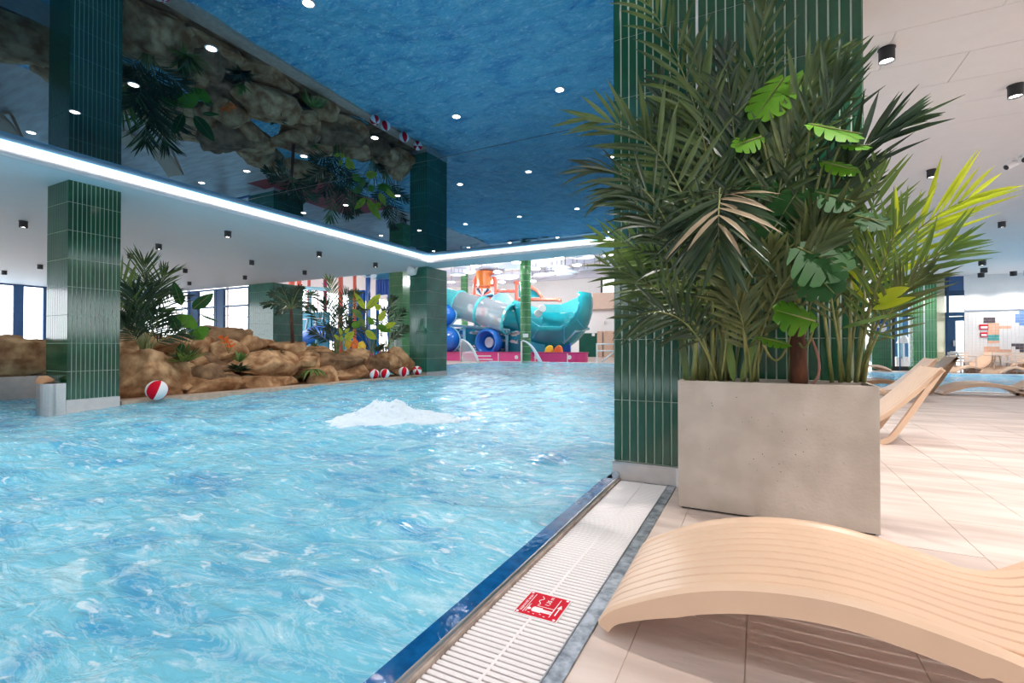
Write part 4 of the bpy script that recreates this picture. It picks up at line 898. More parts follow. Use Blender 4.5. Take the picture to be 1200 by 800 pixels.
# ================================================================== SLIDE PARK AT THE POOL END
YS = 31.0
def W(u, v, Y=YS): return px(u, v, Y=Y)
mpp = (W(601, 400) - W(600, 400)).length           # metres per pixel there
t = thing('splash_ledge', 'pink curved ledge with round white lamps at the pool end', 'ledge', (W(600, 424, 29.6).x, 29.6, 0))
e0 = W(500, 424, 29.6).x; e1 = W(683, 424, 29.6).x
poly = [(e0 - 8, 29.6), (e1 - .9, 29.6)] + [(e1 - .9 + .9 * math.sin(k * PI / 10), 30.5 - .9 * math.cos(k * PI / 10)) for k in range(1, 11)] + [(e0 - 8, 31.4)]
MB().prism([(x, y, 0) for x, y in poly], (0, 0, .60)).build('ledge_body', M_pink, t)
MB().prism([(x + (.06 if x > e1 - 1 else 0), y - .05 if y < 30 else y, .60) for x, y in poly], (0, 0, .07)).build('ledge_cap', M_pinkd, t)
for u in (542, 605, 628, 667):
    p = W(u, 418.5, 29.59); MB().lathe([(0, 0), (.13, 0), (.15, -.02)], (p.x, p.y, p.z), 14, (0, -1, 0)).build('round_lamp', M_bw, t)
for u in (584, 627, 665): p = W(u, 418, 29.59); MB().box(p.x - .03, p.x + .03, 29.585, 29.6, .02, .6).build('panel_joint', M_bw, t)
for u, v in ((571, 417), (573, 421)): p = W(u, v, 29.59); MB().box(p.x - .9, p.x + .3, 29.585, 29.6, p.z - .04, p.z + .04).build('lettering_bar', M_bw, t)

# big teal bowl slide
t = thing('bowl_slide', 'large teal bowl slide with open flared mouth', 'slide', (W(650, 380).x, YS + 2, 0))
c = W(646, 357, YS + 2); k = (W(601, 400, YS + 2) - W(600, 400, YS + 2)).length
rx, ry, rz = 42 * k, 2.6, 47 * k
mb = MB(); inn = MB(); nu, nv = 56, 30; vs = []; keep = []
for i in range(nv + 1):
    a = PI * i / nv
    for j in range(nu):
        b = 2 * PI * j / nu; vs.append((c.x + rx * math.sin(a) * math.cos(b), c.y + ry * math.sin(a) * math.sin(b), c.z - rz * math.cos(a)))
def uv_of(p): q = Vector(p) - EYE; d = q.dot(FW); return 600 + FPX * q.dot(RT) / d, 400 - FPX * q.dot(UC) / d
fs = []
x_m, z_m = c.x + 10 * k, c.z
for i in range(nv):
    for j in range(nu):
        q = (i * nu + j, i * nu + (j + 1) % nu, (i + 1) * nu + (j + 1) % nu, (i + 1) * nu + j)
        m = sum((Vector(vs[x]) for x in q), Vector()) / 4; rel = m - c
        rim = max(0, (rel.x - 12 * k) * .42)
        if rel.z > rim: continue
        if rel.y < .3 and ((m.x - x_m) / (25 * k)) ** 2 + ((m.z - z_m) / (25 * k)) ** 2 < 1: continue
        fs.append(q)
used = sorted({x for f in fs for x in f}); mp_ = {x: i for i, x in enumerate(used)}
o = MB().add([vs[x] for x in used], [tuple(mp_[x] for x in f) for f in fs]).build('bowl_shell', M_teal, t, smooth=True)
sol = o.modifiers.new('shell', 'SOLIDIFY'); sol.thickness = .09; sol.offset = -1
MB().tube([(x_m + 25.4 * k * math.cos(a), c.y - ry * .93 * math.sqrt(max(0.02, 1 - ((x_m + 25 * k * math.cos(a) - c.x) / rx) ** 2 - (25 * k * math.sin(a) / rz) ** 2)), z_m + 25.4 * k * math.sin(a)) for a in [PI + PI * i / 24 for i in range(25)]], .07, 6).build('mouth_flange', M_tealp, t, smooth=True)
MB().add([W(634, 356.5, YS + 1.3), W(658, 356.5, YS + 1.3), W(681, 346.5, YS + 1.3), W(685, 358, YS + 1.3), W(681, 366, YS + 1.3), W(640, 366, YS + 1.3)] + [W(634, 356.5, YS + 2.6), W(658, 356.5, YS + 2.6), W(681, 346.5, YS + 2.6), W(685, 358, YS + 2.6), W(681, 366, YS + 2.6), W(640, 366, YS + 2.6)], [(0, 1, 2, 3, 4, 5), (11, 10, 9, 8, 7, 6)] + [(i, 6 + i, 6 + (i + 1) % 6, (i + 1) % 6) for i in range(6)]).build('mouth_back_wall', M_teal2, t)
MB().tube([W(660, 402, YS + 1), W(674, 388, YS + 1), W(690, 385, YS + 2.5)], .1, 8).build('support_leg', M_lblue, t, smooth=True)
MB().box(c.x - .25, c.x + .25, c.y - .2, c.y + .2, 0, c.z - rz + .3).build('support_post', M_tealp, t)
for (u0, v0), (u1, v1) in (((637, 377), (624, 396)), ((661, 382), (661, 402)), ((676, 374), (684, 384))):
    a = W(u0, v0, YS - .2); b = W(u1, v1, YS - .1); MB().tube([a, b], .035, 5).build('seam', M_tealp, t)
for u, v in ((636, 361), (631, 367)):
    p = W(u, v, YS - 1.2); MB().lathe([(0, 0), (.24, 0), (.27, .18), (.12, .24)], p, 14, (-.6, .8, 0)).build('flood_lamp', M_bw, t)
# tubes
def tube_slide(name, label, pts, r, m, cat='slide', rings=(), ring_m=None, cap=False, base=True):
    t = thing(name, label, cat, pts[0]); P = bez(pts, 14)
    MB().tube(P, r, 24, cap).build('tube', m, t, smooth=True)
    if base: q = P[7]; MB().tube([(q.x, q.y + .05, 0), (q.x, q.y + .05, q.z - r * .8)], .1, 8).build('support_post', M_lblue, t)
    for s in rings:
        q = P[min(14, int(s * 14))]; d = P[min(14, int(s * 14) + 1)] - P[max(0, int(s * 14) - 1)]
        MB().lathe([(r, -.09), (r * 1.1, -.09), (r * 1.1, .09), (r, .09)], q, 24, d).build('coupling_ring', ring_m or M_teal, t, smooth=False)
    return t
tube_slide('closed_tube_slide', 'teal closed tube section feeding the bowl slide', [W(596, 368, YS + 1), W(605, 372, YS + 1.2), W(620, 377, YS + 1.6), W(632, 380, YS + 2)], 17 * mpp, M_teal)
tube_slide('clear_tube_slide', 'clear plastic tube slide with teal coupling rings', [W(538, 357, YS), W(560, 363, YS), W(580, 369, YS), W(597, 374, YS)], 15 * mpp, M_tube, rings=(.02, .46, 1), ring_m=M_teal2, base=False)
tube_slide('closed_tube_slide', 'pale teal tube section left of the clear tube', [W(505, 348, YS), W(518, 351, YS), W(528, 354, YS), W(538, 357, YS)], 14.5 * mpp, M_teal2)
MB_ = MB().ellipsoid(W(588, 358, YS + 3), (15 * mpp, 1.0, 15 * mpp), 22, 12); tag(MB_.build('pale_dome', M_lblue, smooth=True), 'pale blue dome behind the clear tube', 'slide')
for lab, u, v, r in (('upper blue rounded slide end beside the corner pillar', 521, 369, 12), ('lower blue rounded slide end beside the corner pillar', 522, 398, 15)):
    t = thing('blue_slide_end', lab, 'slide', W(u, v + r, YS - 1)); MB().ellipsoid(W(u, v, YS - 1), (r * mpp * 1.1, 1.1, r * mpp), 24, 12).build('slide_shell', M_blue, t, smooth=True)
    MB().tube([W(u + r * 1.15 * math.cos(a), v - r * 1.1 * math.sin(a), YS - .9) for a in [-1.2 + i * .2 for i in range(15)]], .06, 6).build('rim', M_lblue, t, smooth=True)
t = thing('barrel_tunnel', 'blue open barrel tunnel in the teal fish wall', 'tunnel', W(572, 416, YS - .6)); p = W(572, 401, YS - .4)
MB().lathe([(11 * mpp, .5), (14 * mpp, .45), (14.5 * mpp, 0), (14 * mpp, -.3), (12 * mpp, -.35), (10.5 * mpp, 0), (10 * mpp, .5), (0, .5)], p, 30, (.1, 1, 0)).build('barrel', M_blue, t, smooth=True)
MB().lathe([(0, 0), (5.5 * mpp, 0), (5.8 * mpp, .04), (0, .05)], (p.x - 2 * mpp, p.y + .38, p.z), 20, (0, 1, 0)).build('white_disc', M_bw, t)
# fish wall
t = thing('fish_wall', 'teal panel wall with pale fish shapes under the clear tube', 'screen', W(570, 424, YS + .8))
a = W(518, 385, YS + .8); b = W(640, 424, YS + .8)
MB().box(a.x, b.x, YS + .6, YS + .8, 0, a.z).build('panel', M_tealp, t); box('panel_lower', M_blue, b.x, b.x + 1.6, YS + 1.4, YS + 1.6, 0, 1.6, t)
random.seed(9); fi = None
for i in range(64):
    u = random.uniform(524, 606); v = random.uniform(386, 412)
    if (u - 572) ** 2 + (v - 401) ** 2 < 17 ** 2: continue
    p = W(u, v, YS + .6); q = random.uniform(.16, .34)
    MB().add([(p.x + q * a_, YS + .57, p.z + q * b_) for a_, b_ in ((-1, 0), (-.4, .4), (.3, .3), (.7, 0), (1.1, .35), (1.05, -.3), (.3, -.3), (-.4, -.35))], [tuple(range(8))]).build('fish', M_bw, t)
t = thing('pipe_frame', 'pale blue pipe frame carrying the clear tube', 'frame', W(560, 424, YS + .2))
for a, b in (((527, 381), (597, 387)), ((544, 383), (544, 416)), ((594, 387), (594, 416)), ((575, 372), (575, 386)), ((557, 368), (557, 384))):
    MB().tube([W(*a, YS + .2), W(*b, YS + .2)], .11, 8).build('pipe', M_lblue, t, smooth=True)
# fins
for lab, pts, m in (('yellow fin on the pink ledge', [(637, 414), (639, 407), (643, 404), (646, 405), (647, 410), (646, 414)], M_yellow), ('orange and yellow fin on the pink ledge', [(647, 414), (650, 407), (654, 404), (657, 406), (659, 414)], M_orangep)):
    P = [W(u, v, 30.2) for u, v in pts]; t = thing('fin', lab, 'play figure', P[0]); o = MB().prism(P, (0, .35, 0)).build('fin_body', m, t); bv = o.modifiers.new('round', 'BEVEL'); bv.width = .08; bv.segments = 2
# bucket arch
t = thing('bucket_arch', 'coral pipe arch holding an orange tipping bucket', 'water toy', W(569, 372, YS + 3)); Yb = YS + 3
A = [W(556, 362, Yb), W(556, 335, Yb)] + [W(568.5 - 12.5 * math.cos(i * PI / 12), 333 - 15 * math.sin(i * PI / 12), Yb) for i in range(13)] + [W(581, 340, Yb), W(581, 378, Yb)]
MB().tube(A, .16, 10).build('arch_pipe', M_coral, t, smooth=True); MB().tube([W(556, 334, Yb), W(582, 334, Yb)], .12, 8).build('cross_pipe', M_coral, t, smooth=True)
p = W(568, 334, Yb); MB().lathe([(0, 0), (.62, 0), (.72, 1.2), (.66, 1.2), (.58, .1)], p - UP * .1, 20).build('bucket', M_orangep, t, smooth=False)
MB().tube([W(561, 337, Yb), W(575, 337, Yb)], .06, 6).build('pivot', M_orangep, t)
t = thing('climbing_net', 'coloured climbing wheel under the orange bucket', 'water toy', W(568, 360, YS + 4))
for i in range(9):
    a = i * PI / 9; MB().tube([W(566 - 13 * math.cos(a), 347 - 10 * math.sin(a), YS + 4), W(566 + 13 * math.cos(a), 347 + 10 * math.sin(a), YS + 4)], .1, 6).build('spoke', (M_navyfr, M_coral, M_lblue)[i % 3], t)
MB().tube([(W(566, 347, YS + 4.4).x, YS + 4.45, 0), W(566, 347, YS + 4.4)], .12, 8).build('post', M_coral, t); MB().box(W(559, 356, YS + 4.3).x, W(576, 356, YS + 4.3).x, YS + 4.3, YS + 4.5, W(559, 360, YS + 4.3).z, W(559, 343, YS + 4.3).z).build('net_panel', M_navyfr, t)
t = thing('water_pipe', 'coral water pipe frame right of the bucket arch', 'water toy', W(605, 365, Yb))
for P in ([(582, 341), (606, 341)], [(605, 329), (605, 362)], [(603, 331), (609, 331)], [(608, 351), (656, 351)], [(656, 350), (656, 354)], [(612, 335), (622, 336), (630, 341), (635, 348)]):
    MB().tube([W(*q, Yb) for q in P], .13, 8).build('pipe', M_coral, t, smooth=True)
MB().add([W(608, 334, Yb + .1), W(622, 337, Yb + .1), W(630, 342, Yb + .1), W(634, 348, Yb + .1), W(608, 348, Yb + .1)] + [W(608, 334, Yb + .3), W(622, 337, Yb + .3), W(630, 342, Yb + .3), W(634, 348, Yb + .3), W(608, 348, Yb + .3)], [(0, 1, 2, 3, 4), (9, 8, 7, 6, 5)] + [(i, i + 5, (i + 1) % 5 + 5, (i + 1) % 5) for i in range(5)]).build('sail_panel', M_teal, t)
# water jets with their steel posts
t = thing('water_spout', 'steel post with an arching water jet before the round green pillar', 'fountain', W(611, 425, 28.3))
MB().tube([W(611.5, 426, 28.3), W(611.5, 399, 28.3)], .06, 8).build('post', M_steel, t); MB().tube(bez([W(612, 399, 28.3), W(622, 400, 28.2), W(629, 414, 28.1), W(634, 426, 28.0)], 12), [.05 + .007 * i for i in range(13)], 8).build('jet', M_jet, t, smooth=True)
t = thing('water_fan', 'steel post with a wide glassy water fan beside the corner pillar', 'fountain', W(540, 425, 28.4))
MB().tube([W(540, 427, 28.4), W(540, 398, 28.4)], .06, 8).build('post', M_steel, t)
L = bez([W(540, 398, 28.4), W(550, 399, 28.3), W(557, 412, 28.2), W(561, 426, 28.1)], 12); R_ = bez([W(540, 400, 28.2), W(541, 408, 28.2), W(541, 418, 28.2), W(542, 426, 28.2)], 12)
MB().strip(L, R_).build('fan', M_tube, t, smooth=True); MB().tube(L, .09, 6).build('jet', M_jet, t, smooth=True)
# ceiling discs and pendants
DISC = [(540, 314, 8, 7.2), (537, 322, 9, 7.0), (596, 311, 26, 6.8), (628, 304, 24, 7.0), (574, 316, 18, 7.0), (591, 325, 17, 7.0), (654, 314, 14, 7.0), (683, 301, 15, 7.0), (640, 323, 15, 7.0), (625, 326, 14, 7.0), (664, 319, 14, 7.0), (664, 323, 12, 6.8), (708, 313, 12, 7.0), (690, 318, 12, 6.9), (585, 331, 12, 7.0)]
for i, (u, v, r, z) in enumerate(DISC):
    z += .16 * (i % 5 - 2); p = px(u, v, z=z); d = (p - EYE).dot(FW); rr = min(r / FPX * d, 2.4)
    o = MB().lathe([(0, 0), (rr, 0), (rr, .1), (0, .1)], (p.x, min(p.y, 44.5), z), 28); root = thing('acoustic_disc', 'round pale acoustic disc hanging over the slides, %s of the group counted from the left' % (ORD + ['eleventh', 'twelfth', 'thirteenth', 'fourteenth', 'fifteenth'])[sorted(range(15), key=lambda k: DISC[k][0] + .01 * k).index(i)], 'ceiling panel', (p.x, min(p.y, 44.5), z), 'acoustic discs over the slides')
    o.build('disc', M_grey, root)
    for a in (0, 2.1, 4.2): MB().tube([(p.x + rr * .6 * math.cos(a), min(p.y, 44.5) + rr * .6 * math.sin(a), z + .1), (p.x + rr * .6 * math.cos(a), min(p.y, 44.5) + rr * .6 * math.sin(a), 8.2)], .015, 4).build('hanger', M_black, root)
PEN = [(529, 331), (551, 320), (557, 312), (583, 319), (588, 331), (605, 308), (624, 330), (628, 315.5), (646, 321), (656, 303), (676, 311), (712, 299)]
for i, (u, v) in enumerate(PEN):
    p = px(u, v, z=6.4); y = min(p.y, 44); t = thing('pendant_lamp', 'bright round pendant lamp over the slides, %s from the left' % (ORD + ['eleventh', 'twelfth'])[i], 'lamp', (p.x, y, 6.4), 'pendant lamps over the slides'); q = (p.x, y, 6.4)
    MB().lathe([(0, 0), (.28, 0), (.30, .05)], q, 18).build('diffuser', M_glow, t); MB().lathe([(.30, .05), (.20, .16), (.05, .2)], q, 18).build('shade', M_alu, t)
    MB().tube([(p.x, y, 6.6), (p.x, y, 8.2)], .02, 5).build('rod', M_black, t)
    if i % 2 == 0: lamp_light('POINT', (p.x, y, 6.2), 300, (.97, .98, 1), .25, t)
MB_ = MB()
for y in (33, 37, 41, 45): MB_.box(-34, -.7, y, y + .3, 7.7, 8.2)
for i, y in enumerate((33, 37, 41, 45)): tag(box('ceiling_beam', M_grey, -34, -.7, y, y + .3, 7.75, 8.2), 'grey ceiling beam of the slide hall, %s from the pool' % ORD[i], 'beam', kind='structure')
# balcony, doors, rail at the right
t = thing('balcony', 'beige balcony with glass rail high on the back wall', 'balcony', W(704, 362, 45.5))
a = W(685.5, 344, 45.5); b = W(724, 361, 45.5); MB().box(a.x, b.x + 1.5, 45.4, 46.9, b.z, a.z).build('parapet', M_beige, t)
g = W(690, 324, 45.5); MB().box(g.x, b.x + 1.5, 45.45, 45.48, a.z, g.z).build('glass_rail', M_glass, t); MB().box(g.x, b.x + 1.5, 45.42, 45.5, g.z, g.z + .05).build('handrail', M_alu, t)
a = W(704, 321, 46.9); b = W(722, 344, 46.9); t = thing('window_7', 'black framed window above the balcony', 'window', (a.x, 46.9, b.z), kind='structure')
MB().box(a.x, b.x + 1, 46.84, 46.9, b.z, a.z).build('frame', M_black, t); MB().box(a.x + .25, b.x + 1, 46.80, 46.86, b.z, a.z - .2).build('lit_pane', mat('bright_window', (250, 252, 255), .4, emit=1.2), t)
for i, (u0, u1) in enumerate(((700, 706), (708, 719))):
    a = W(u0, 388, 46.7); b = W(u1, 416, 46.7); tag(MB().box(a.x, b.x, 46.6, 46.8, 0, a.z).build('locker', M_wood), ('narrow', 'broad')[i] + ' pale wooden locker front at the end of the green tiled wall', 'locker')
t = thing('pool_railing', 'white steel railing at the far right corner of the main pool', 'railing', W(700, 425, 28.9))
for P in ([(699.5, 426), (699.5, 402)], [(699.5, 403), (724, 403)], [(699.5, 411), (724, 411)], [(705, 424), (722, 410)], [(722, 403), (722, 424)]):
    MB().tube([W(*q, 28.9) for q in P], .05, 8).build('rail', M_bw, t, smooth=True)
for lab, u, v in (('small white wall lamp left of the lockers', 695.5, 392), ('small white box on the back wall under the balcony', 707, 378)):
    p = W(u, v, 46.7); tag(MB().box(p.x - .14, p.x + .14, 46.62, 46.8, p.z - .14, p.z + .14).build('wall_box', M_bw), lab, 'box')
# playground seen between the palms
YP = 25.0
for i, (u0, u1, v0, m) in enumerate(((339.5, 344, 325, M_coral), (357, 359.5, 325, M_coral), (372, 375, 324, M_pinkd), (386, 390, 322, M_coral), (399.5, 402.5, 320, M_coral), (329.5, 333, 332, M_coral))):
    a = W(u0, v0, YP); b = W(u1, v0, YP); r = (b.x - a.x) / 2
    tag(MB().lathe([(0, 0), (r, 0), (r, 6.5), (0, 6.5)], ((a.x + b.x) / 2, YP + .3 * i, 0), 14).build('coral_post', m, smooth=False), 'round coral post of the playground, %s from the left' % ORD[(1, 2, 3, 4, 5, 0)[i]], 'post', 'coral posts behind the palms')
for i, (u0, u1, v0) in enumerate(((345, 364, 367), (366, 384, 366))):
    a = W(u0, v0, YP - .4); b = W(u1, 410, YP - .4); t = thing('goblet_board', ('left', 'right')[i] + ' teal play panel with a pale goblet outline behind the slim palm', 'panel', (a.x, YP - .4, 0))
    MB().box(a.x, b.x, YP - .4, YP - .2, 0, a.z).build('panel_board', M_tealp, t); um = (u0 + u1) / 2
    for P in ([(um - 6, v0 + 7), (um - 2.5, v0 + 26)], [(um + 6, v0 + 7), (um + 2.5, v0 + 26)], [(um - 6, v0 + 7), (um + 6, v0 + 7)]): MB().tube([W(*q, YP - .43) for q in P], .05, 5).build('outline', M_bw, t)
    for k in range(5): p = W(u0 + 3 + (k % 2) * 3, v0 + 14 + 4 * k, YP - .42); MB().ellipsoid(p, (.07, .03, .07), 8, 5).build('bubble', M_bw, t)
tube_slide('blue_slide', 'blue curved slide beside the teal play panels', [W(353, 400, YP - 1), W(364, 390, YP - 1), W(376, 386, YP - 1), W(392, 392, YP - 1)], .5, M_blue, cap=True)
tube_slide('pale_pipe', 'pale blue pipe crossing high between the coral posts', [W(345, 337, YP), W(357, 337, YP), W(368, 338, YP), W(386, 339, YP)], .13, M_lblue, 'pipe', cap=True)
for i, (u0, u1, v0, v1, Y, m, lab) in enumerate(((408, 426, 341, 400, 27, M_blue, 'blue slatted tower side behind the leafy plant'), (440, 456, 328, 345, 28, M_blue, 'blue railing of the slide tower left of the slim green pillar'), (472, 482, 329, 400, 28, M_blue, 'blue slide tower wall between slim green pillar and corner pillar'), (392, 440, 386, 412, 27.5, M_tealp, 'teal wall low behind the leafy plant'), (428, 432, 325, 352, 26.5, M_blue, 'blue post above the leafy plant'))):
    a = W(u0, v0, Y); b = W(u1, v1, Y); t = thing('tower_panel', lab, 'panel', (a.x, Y, 0)); n = max(2, int((u1 - u0) / 3)); d = (b.x - a.x) / n
    MB().box(a.x, b.x, Y + .06, Y + .12, max(0, b.z), a.z).build('panel_back', M_lblue if m is M_blue else m, t); MB().box(a.x, a.x + .2, Y + .06, Y + .2, 0, a.z).box(b.x - .2, b.x, Y + .06, Y + .2, 0, a.z).build('corner_posts', m, t)
    for k in range(n): MB().box(a.x + k * d + .03, a.x + (k + 1) * d - .03, Y, Y + .08, max(0, b.z), a.z).build('board', m, t)
p = W(458, 323, 27.5); t = thing('tower_roof', 'round teal roof of the slide tower', 'roof', p); MB().lathe([(0, .5), (1.4, .25), (2.0, 0), (1.9, -.12), (0, -.1)], p, 26).build('canopy', M_tealp, t, smooth=False)
MB().tube([(p.x, p.y, 0), p], .12, 8).build('mast', M_blue, t)
tube_slide('blue_slide', 'blue tube slide between slim green pillar and corner pillar', [W(470, 350, 29), W(476, 352, 29), W(482, 358, 29), W(486, 366, 29)], .62, M_blue, cap=True)
p = W(478.5, 388, 27); tag(MB().ellipsoid(p, (.5, .5, .62), 20, 12).lathe([(.16, 0), (.16, p.z - .5)], (p.x, p.y, 0), 10).build('pink_slide_end', M_pink, smooth=True), 'pink rounded slide end left of the corner pillar', 'slide')
for i, (u, v, m) in enumerate(((416, 404, M_orangep), (408, 402, M_yellow), (424, 406, M_yellow))):
    p = W(u, v, 26); tag(MB().ellipsoid(p, (.35, .2, .4), 14, 8).lathe([(.1, 0), (.1, p.z - .3)], (p.x, p.y, 0), 8).build('play_figure', m, smooth=True), ('orange', 'left yellow', 'right yellow')[i] + ' rounded play figure behind the palm clump', 'play figure')
t = thing('grab_rail', 'white bent grab rail behind the rocks by the corner pillar', 'railing', px(464, 412, X=-12.2)); MB().tube([px(462, 440, X=-12.2), px(463.5, 398, X=-12.2), px(466, 399, X=-12.2), px(470, 440, X=-12.2)], .03, 8).build('rail', M_bw, t, smooth=True)
# twin floodlights on the corner pillar, another pair by the teal pillar
def twin(label, u, v, X, d, s):
    p = px(u, v, X=X) if X else None; t = thing('twin_floodlight', label, 'lamp', p)
    for k, (du, ax) in enumerate(((-4.5, (-.9, -.3, .2)), (4.5, (.6, -.8, -.2)))):
        q = px(u + du * s, v - (.8 if k else -.8), X=X + .1); MB().lathe([(0, -.16), (.10, -.15), (.16, -.02), (.17, .10), (.15, .12), (0, .11)], q, 16, ax).build('lamp_head', M_bw, t, smooth=False)
    MB().box(p.x - .1, p.x + .1, p.y - .06, p.y + .06, p.z - .06, p.z + .08).build('bracket', M_alu, t)
twin('pair of round white floodlights on the corner pillar top', 487, 317, -10.9, 1, 1)
# ================================================================== FAR RIGHT: SECOND POOL SIDE
YR = 25.9
a = px(1129.5, 330, Y=YR)
o = box('wall_back', M_white, a.x, 13, YR, YR + .2, 0, RC); struct('', o, 'white mosaic wall beyond the second pool', 'wall')
zl = px(1165, 363, Y=YR).z
MB().box(a.x, 13, YR - .05, YR, zl, zl + .07).build('wall_ledge', M_grey, o)
# small wall tiles below the ledge
T = .117; mb = MB(); nX = int((12 - a.x) / T); nZ = int(zl / T); skip = {}
def cell(u, v): p = px(u, v, Y=YR); return int((p.x - a.x) / T), int(p.z / T)
paint = [(M_dtile, 1156, 1166, 374, 378), (M_dtile, 1156, 1163, 378, 380), (M_salm, 1160.5, 1168, 378, 392), (M_salm, 1168, 1172, 382, 388), (M_salm, 1172, 1185, 382, 386), (M_ttile, 1160.5, 1168, 393, 398), (M_salm, 1160.5, 1168, 399, 403), (M_salm, 1156, 1160, 406, 412), (M_salm, 1164, 1170, 406, 412), (M_salm, 1169, 1186, 410, 416),
         (M_btile, 1192, 1200, 368, 376), (M_btile, 1197, 1215, 364, 372), (M_btile, 1198, 1215, 376, 380), (M_dtile, 1188, 1200, 403, 405), (M_dtile, 1192, 1215, 404, 410), (M_dtile, 1198, 1215, 410, 412)]
for m, u0, u1, v0, v1 in paint:
    for u in np.arange(u0 + .5, u1, 2.2):
        for v in np.arange(v0 + .5, v1, 2): skip[cell(u, v)] = m
for i in range(nX):
    for j in range(nZ):
        if (i, j) in skip: continue
        mb.box(a.x + i * T + .005, a.x + (i + 1) * T - .005, YR - .012, YR, j * T + .005, (j + 1) * T - .005)
mb.build('white_tiling', mat('white_wall_tile', (236, 230, 228), .25, var=.01), o, kind='stuff'); made = {}
for m in (M_dtile, M_salm, M_btile, M_ttile):
    mb = MB()
    for (i, j), q in skip.items():
        if q is m and 0 <= j < nZ and 0 <= i < nX: mb.box(a.x + i * T + .004, a.x + (i + 1) * T - .004, YR - .013, YR, j * T + .004, (j + 1) * T - .004)
    mb.build(m.name.replace('_tile', '_tiling'), m, o, kind='stuff')
for i, (u, v, w_, h_) in enumerate(((1153, 383, 3, 2.2), (1153, 392, 2.4, 2))):
    p = px(u, v, Y=YR - .03); s = .046; t = thing('wall_sign', ('upper', 'lower')[i] + ' small red and white sign left of the salmon mosaic', 'sign', (p.x, YR - .03, p.z))
    MB().box(p.x - w_ * s, p.x + w_ * s, YR - .035, YR - .014, p.z - h_ * s, p.z + h_ * s).build('sign_plate', M_red, t); MB().box(p.x - w_ * s * .75, p.x + w_ * s * .8, YR - .04, YR - .03, p.z - h_ * s * .6, p.z + h_ * s * .3).build('white_field', M_bw, t)
# bright green pillar and olive panel
YG = 24.75
p0, p1 = px(1070, 380, Y=YG), px(1098, 380, Y=YG)
root = pillar('bright green tiled pillar beyond the second pool', p0.x, p1.x, YG, YG + .7, RC, tw=.095, th=.42, m=M_gcol, zb=.02, faces='FL', bw=.014)
xm = px(1083, 380, Y=YG).x; box('expansion_joint', M_bw, xm - .02, xm + .02, YG - .012, YG + .01, 0, RC, root)
p2 = px(1107.5, 380, Y=YG + .8); o = MB().prism([(p1.x, YG + .01, 0), (p2.x, YG + .8, 0), (p1.x, YG + .8, 0)], (0, 0, RC - .02)).build('pillar_cladding', M_olive); tag(o, 'olive shiny panel on the right flank of the bright green pillar', 'panel', kind='structure')
# navy glazed corner with door
t = thing('door_1', 'navy glazed corner with a white glass door right of the green pillar', 'door', (px(1118, 380, Y=YR).x, YR, 0), kind='structure'); Yd = YR + .02
def pane(name, m, u0, u1, v0, v1, Y, d=.05, par=t):
    a_ = px(u0, v0, Y=Y); b_ = px(u1, v1, Y=Y); return MB().box(a_.x, b_.x, Y, Y + d, max(0, b_.z), a_.z).build(name, m, par)
pane('header', M_bluefr, 1104, 1130, 324, 341, Yd); pane('header_slat', M_navyfr, 1104, 1130, 341, 346, Yd - .03); pane('upper_pane', mat('bright_pane', (240, 246, 252), .3, emit=.9), 1104, 1130, 346, 367, Yd + .02)
pane('middle_post', M_navyfr, 1109, 1113, 326, 437, Yd - .06, .1); pane('transom', M_navyfr, 1104, 1130, 366, 370, Yd - .05, .1); pane('side_post', M_bluefr, 1106, 1112, 369, 437, Yd - .03)
dr = pane('door_leaf', M_navyfr, 1112, 1131, 371, 437, Yd - .02, .06); pane('door_glass', mat('bright_pane', (240, 246, 252)), 1120, 1130, 376, 437, Yd - .04, .02, dr)
p = px(1117.5, 402, Y=Yd); MB().box(p.x - .04, p.x + .04, Yd - .12, Yd - .02, p.z - .12, p.z + .12).build('door_handle', M_steel, dr)
t = thing('window_8', 'dark framed glass front left of the bright green pillar', 'window', (px(1060, 380, Y=26.4).x, 26.4, 0), kind='structure')
Yf = 26.4
pane('back_panel', mat('dim_blue_room', (40, 96, 140), .5), 1044, 1072, 318, 440, Yf + 1.6, .05, t)
for u0, u1, n in ((1044.5, 1049, 'window_post'), (1066, 1070, 'window_post'), (1053, 1055, 'window_post')): pane(n, M_black if u1 - u0 > 3 else M_bluefr, u0, u1, 326, 436, Yf - .05, .1, t)
pane('transom', M_black, 1044, 1071, 369, 371, Yf - .04, .08, t); pane('header', M_bluefr, 1040, 1072, 318, 330, Yf - .04, .08, t); pane('sill', M_black, 1044, 1071, 429, 436, Yf - .04, .08, t)
pane('upper_pane', M_glass, 1046, 1070, 330, 369, Yf, .01, t); pane('lower_pane', M_glass, 1046, 1070, 371, 430, Yf, .01, t)
for i, (u0, u1, v0, v1) in enumerate(((1050, 1054, 418, 430), (1056, 1065, 418, 430), (1054, 1058, 352, 420))):
    m = (M_bw, M_bw, M_lblue)[i]; a_ = px(u0, v0, Y=Yf + .8); b_ = px(u1, v1, Y=Yf + .8); tag(MB().box(a_.x, b_.x, Yf + .8, Yf + 1.2, max(.0, b_.z), a_.z).build(('cabinet', 'cabinet', 'curtain')[i], m), ('narrow white cabinet behind the dark framed glass', 'wide white cabinet behind the dark framed glass', 'pale blue curtain behind the dark framed glass')[i], ('cabinet', 'cabinet', 'curtain')[i])
p = px(1059, 402, Y=Yf + .6); t2 = thing('table_lamp', 'white lamp shade glowing behind the dark framed glass', 'lamp', (p.x, Yf + .6, 0)); MB().lathe([(.10, .35), (.28, 0), (.26, 0), (.09, .34)], p, 16).build('lamp_shade', M_bw, t2); MB().tube([(p.x, Yf + .6, 0), (p.x, Yf + .6, p.z + .1)], .03, 6).build('lamp_pole', M_alu, t2)
o = pane('wall_back', M_dgreen, 1021, 1045, 326, 437, 26.2, .15, None); struct('', o, 'green tiled wall with the blue sign behind the planter palms', 'wall')
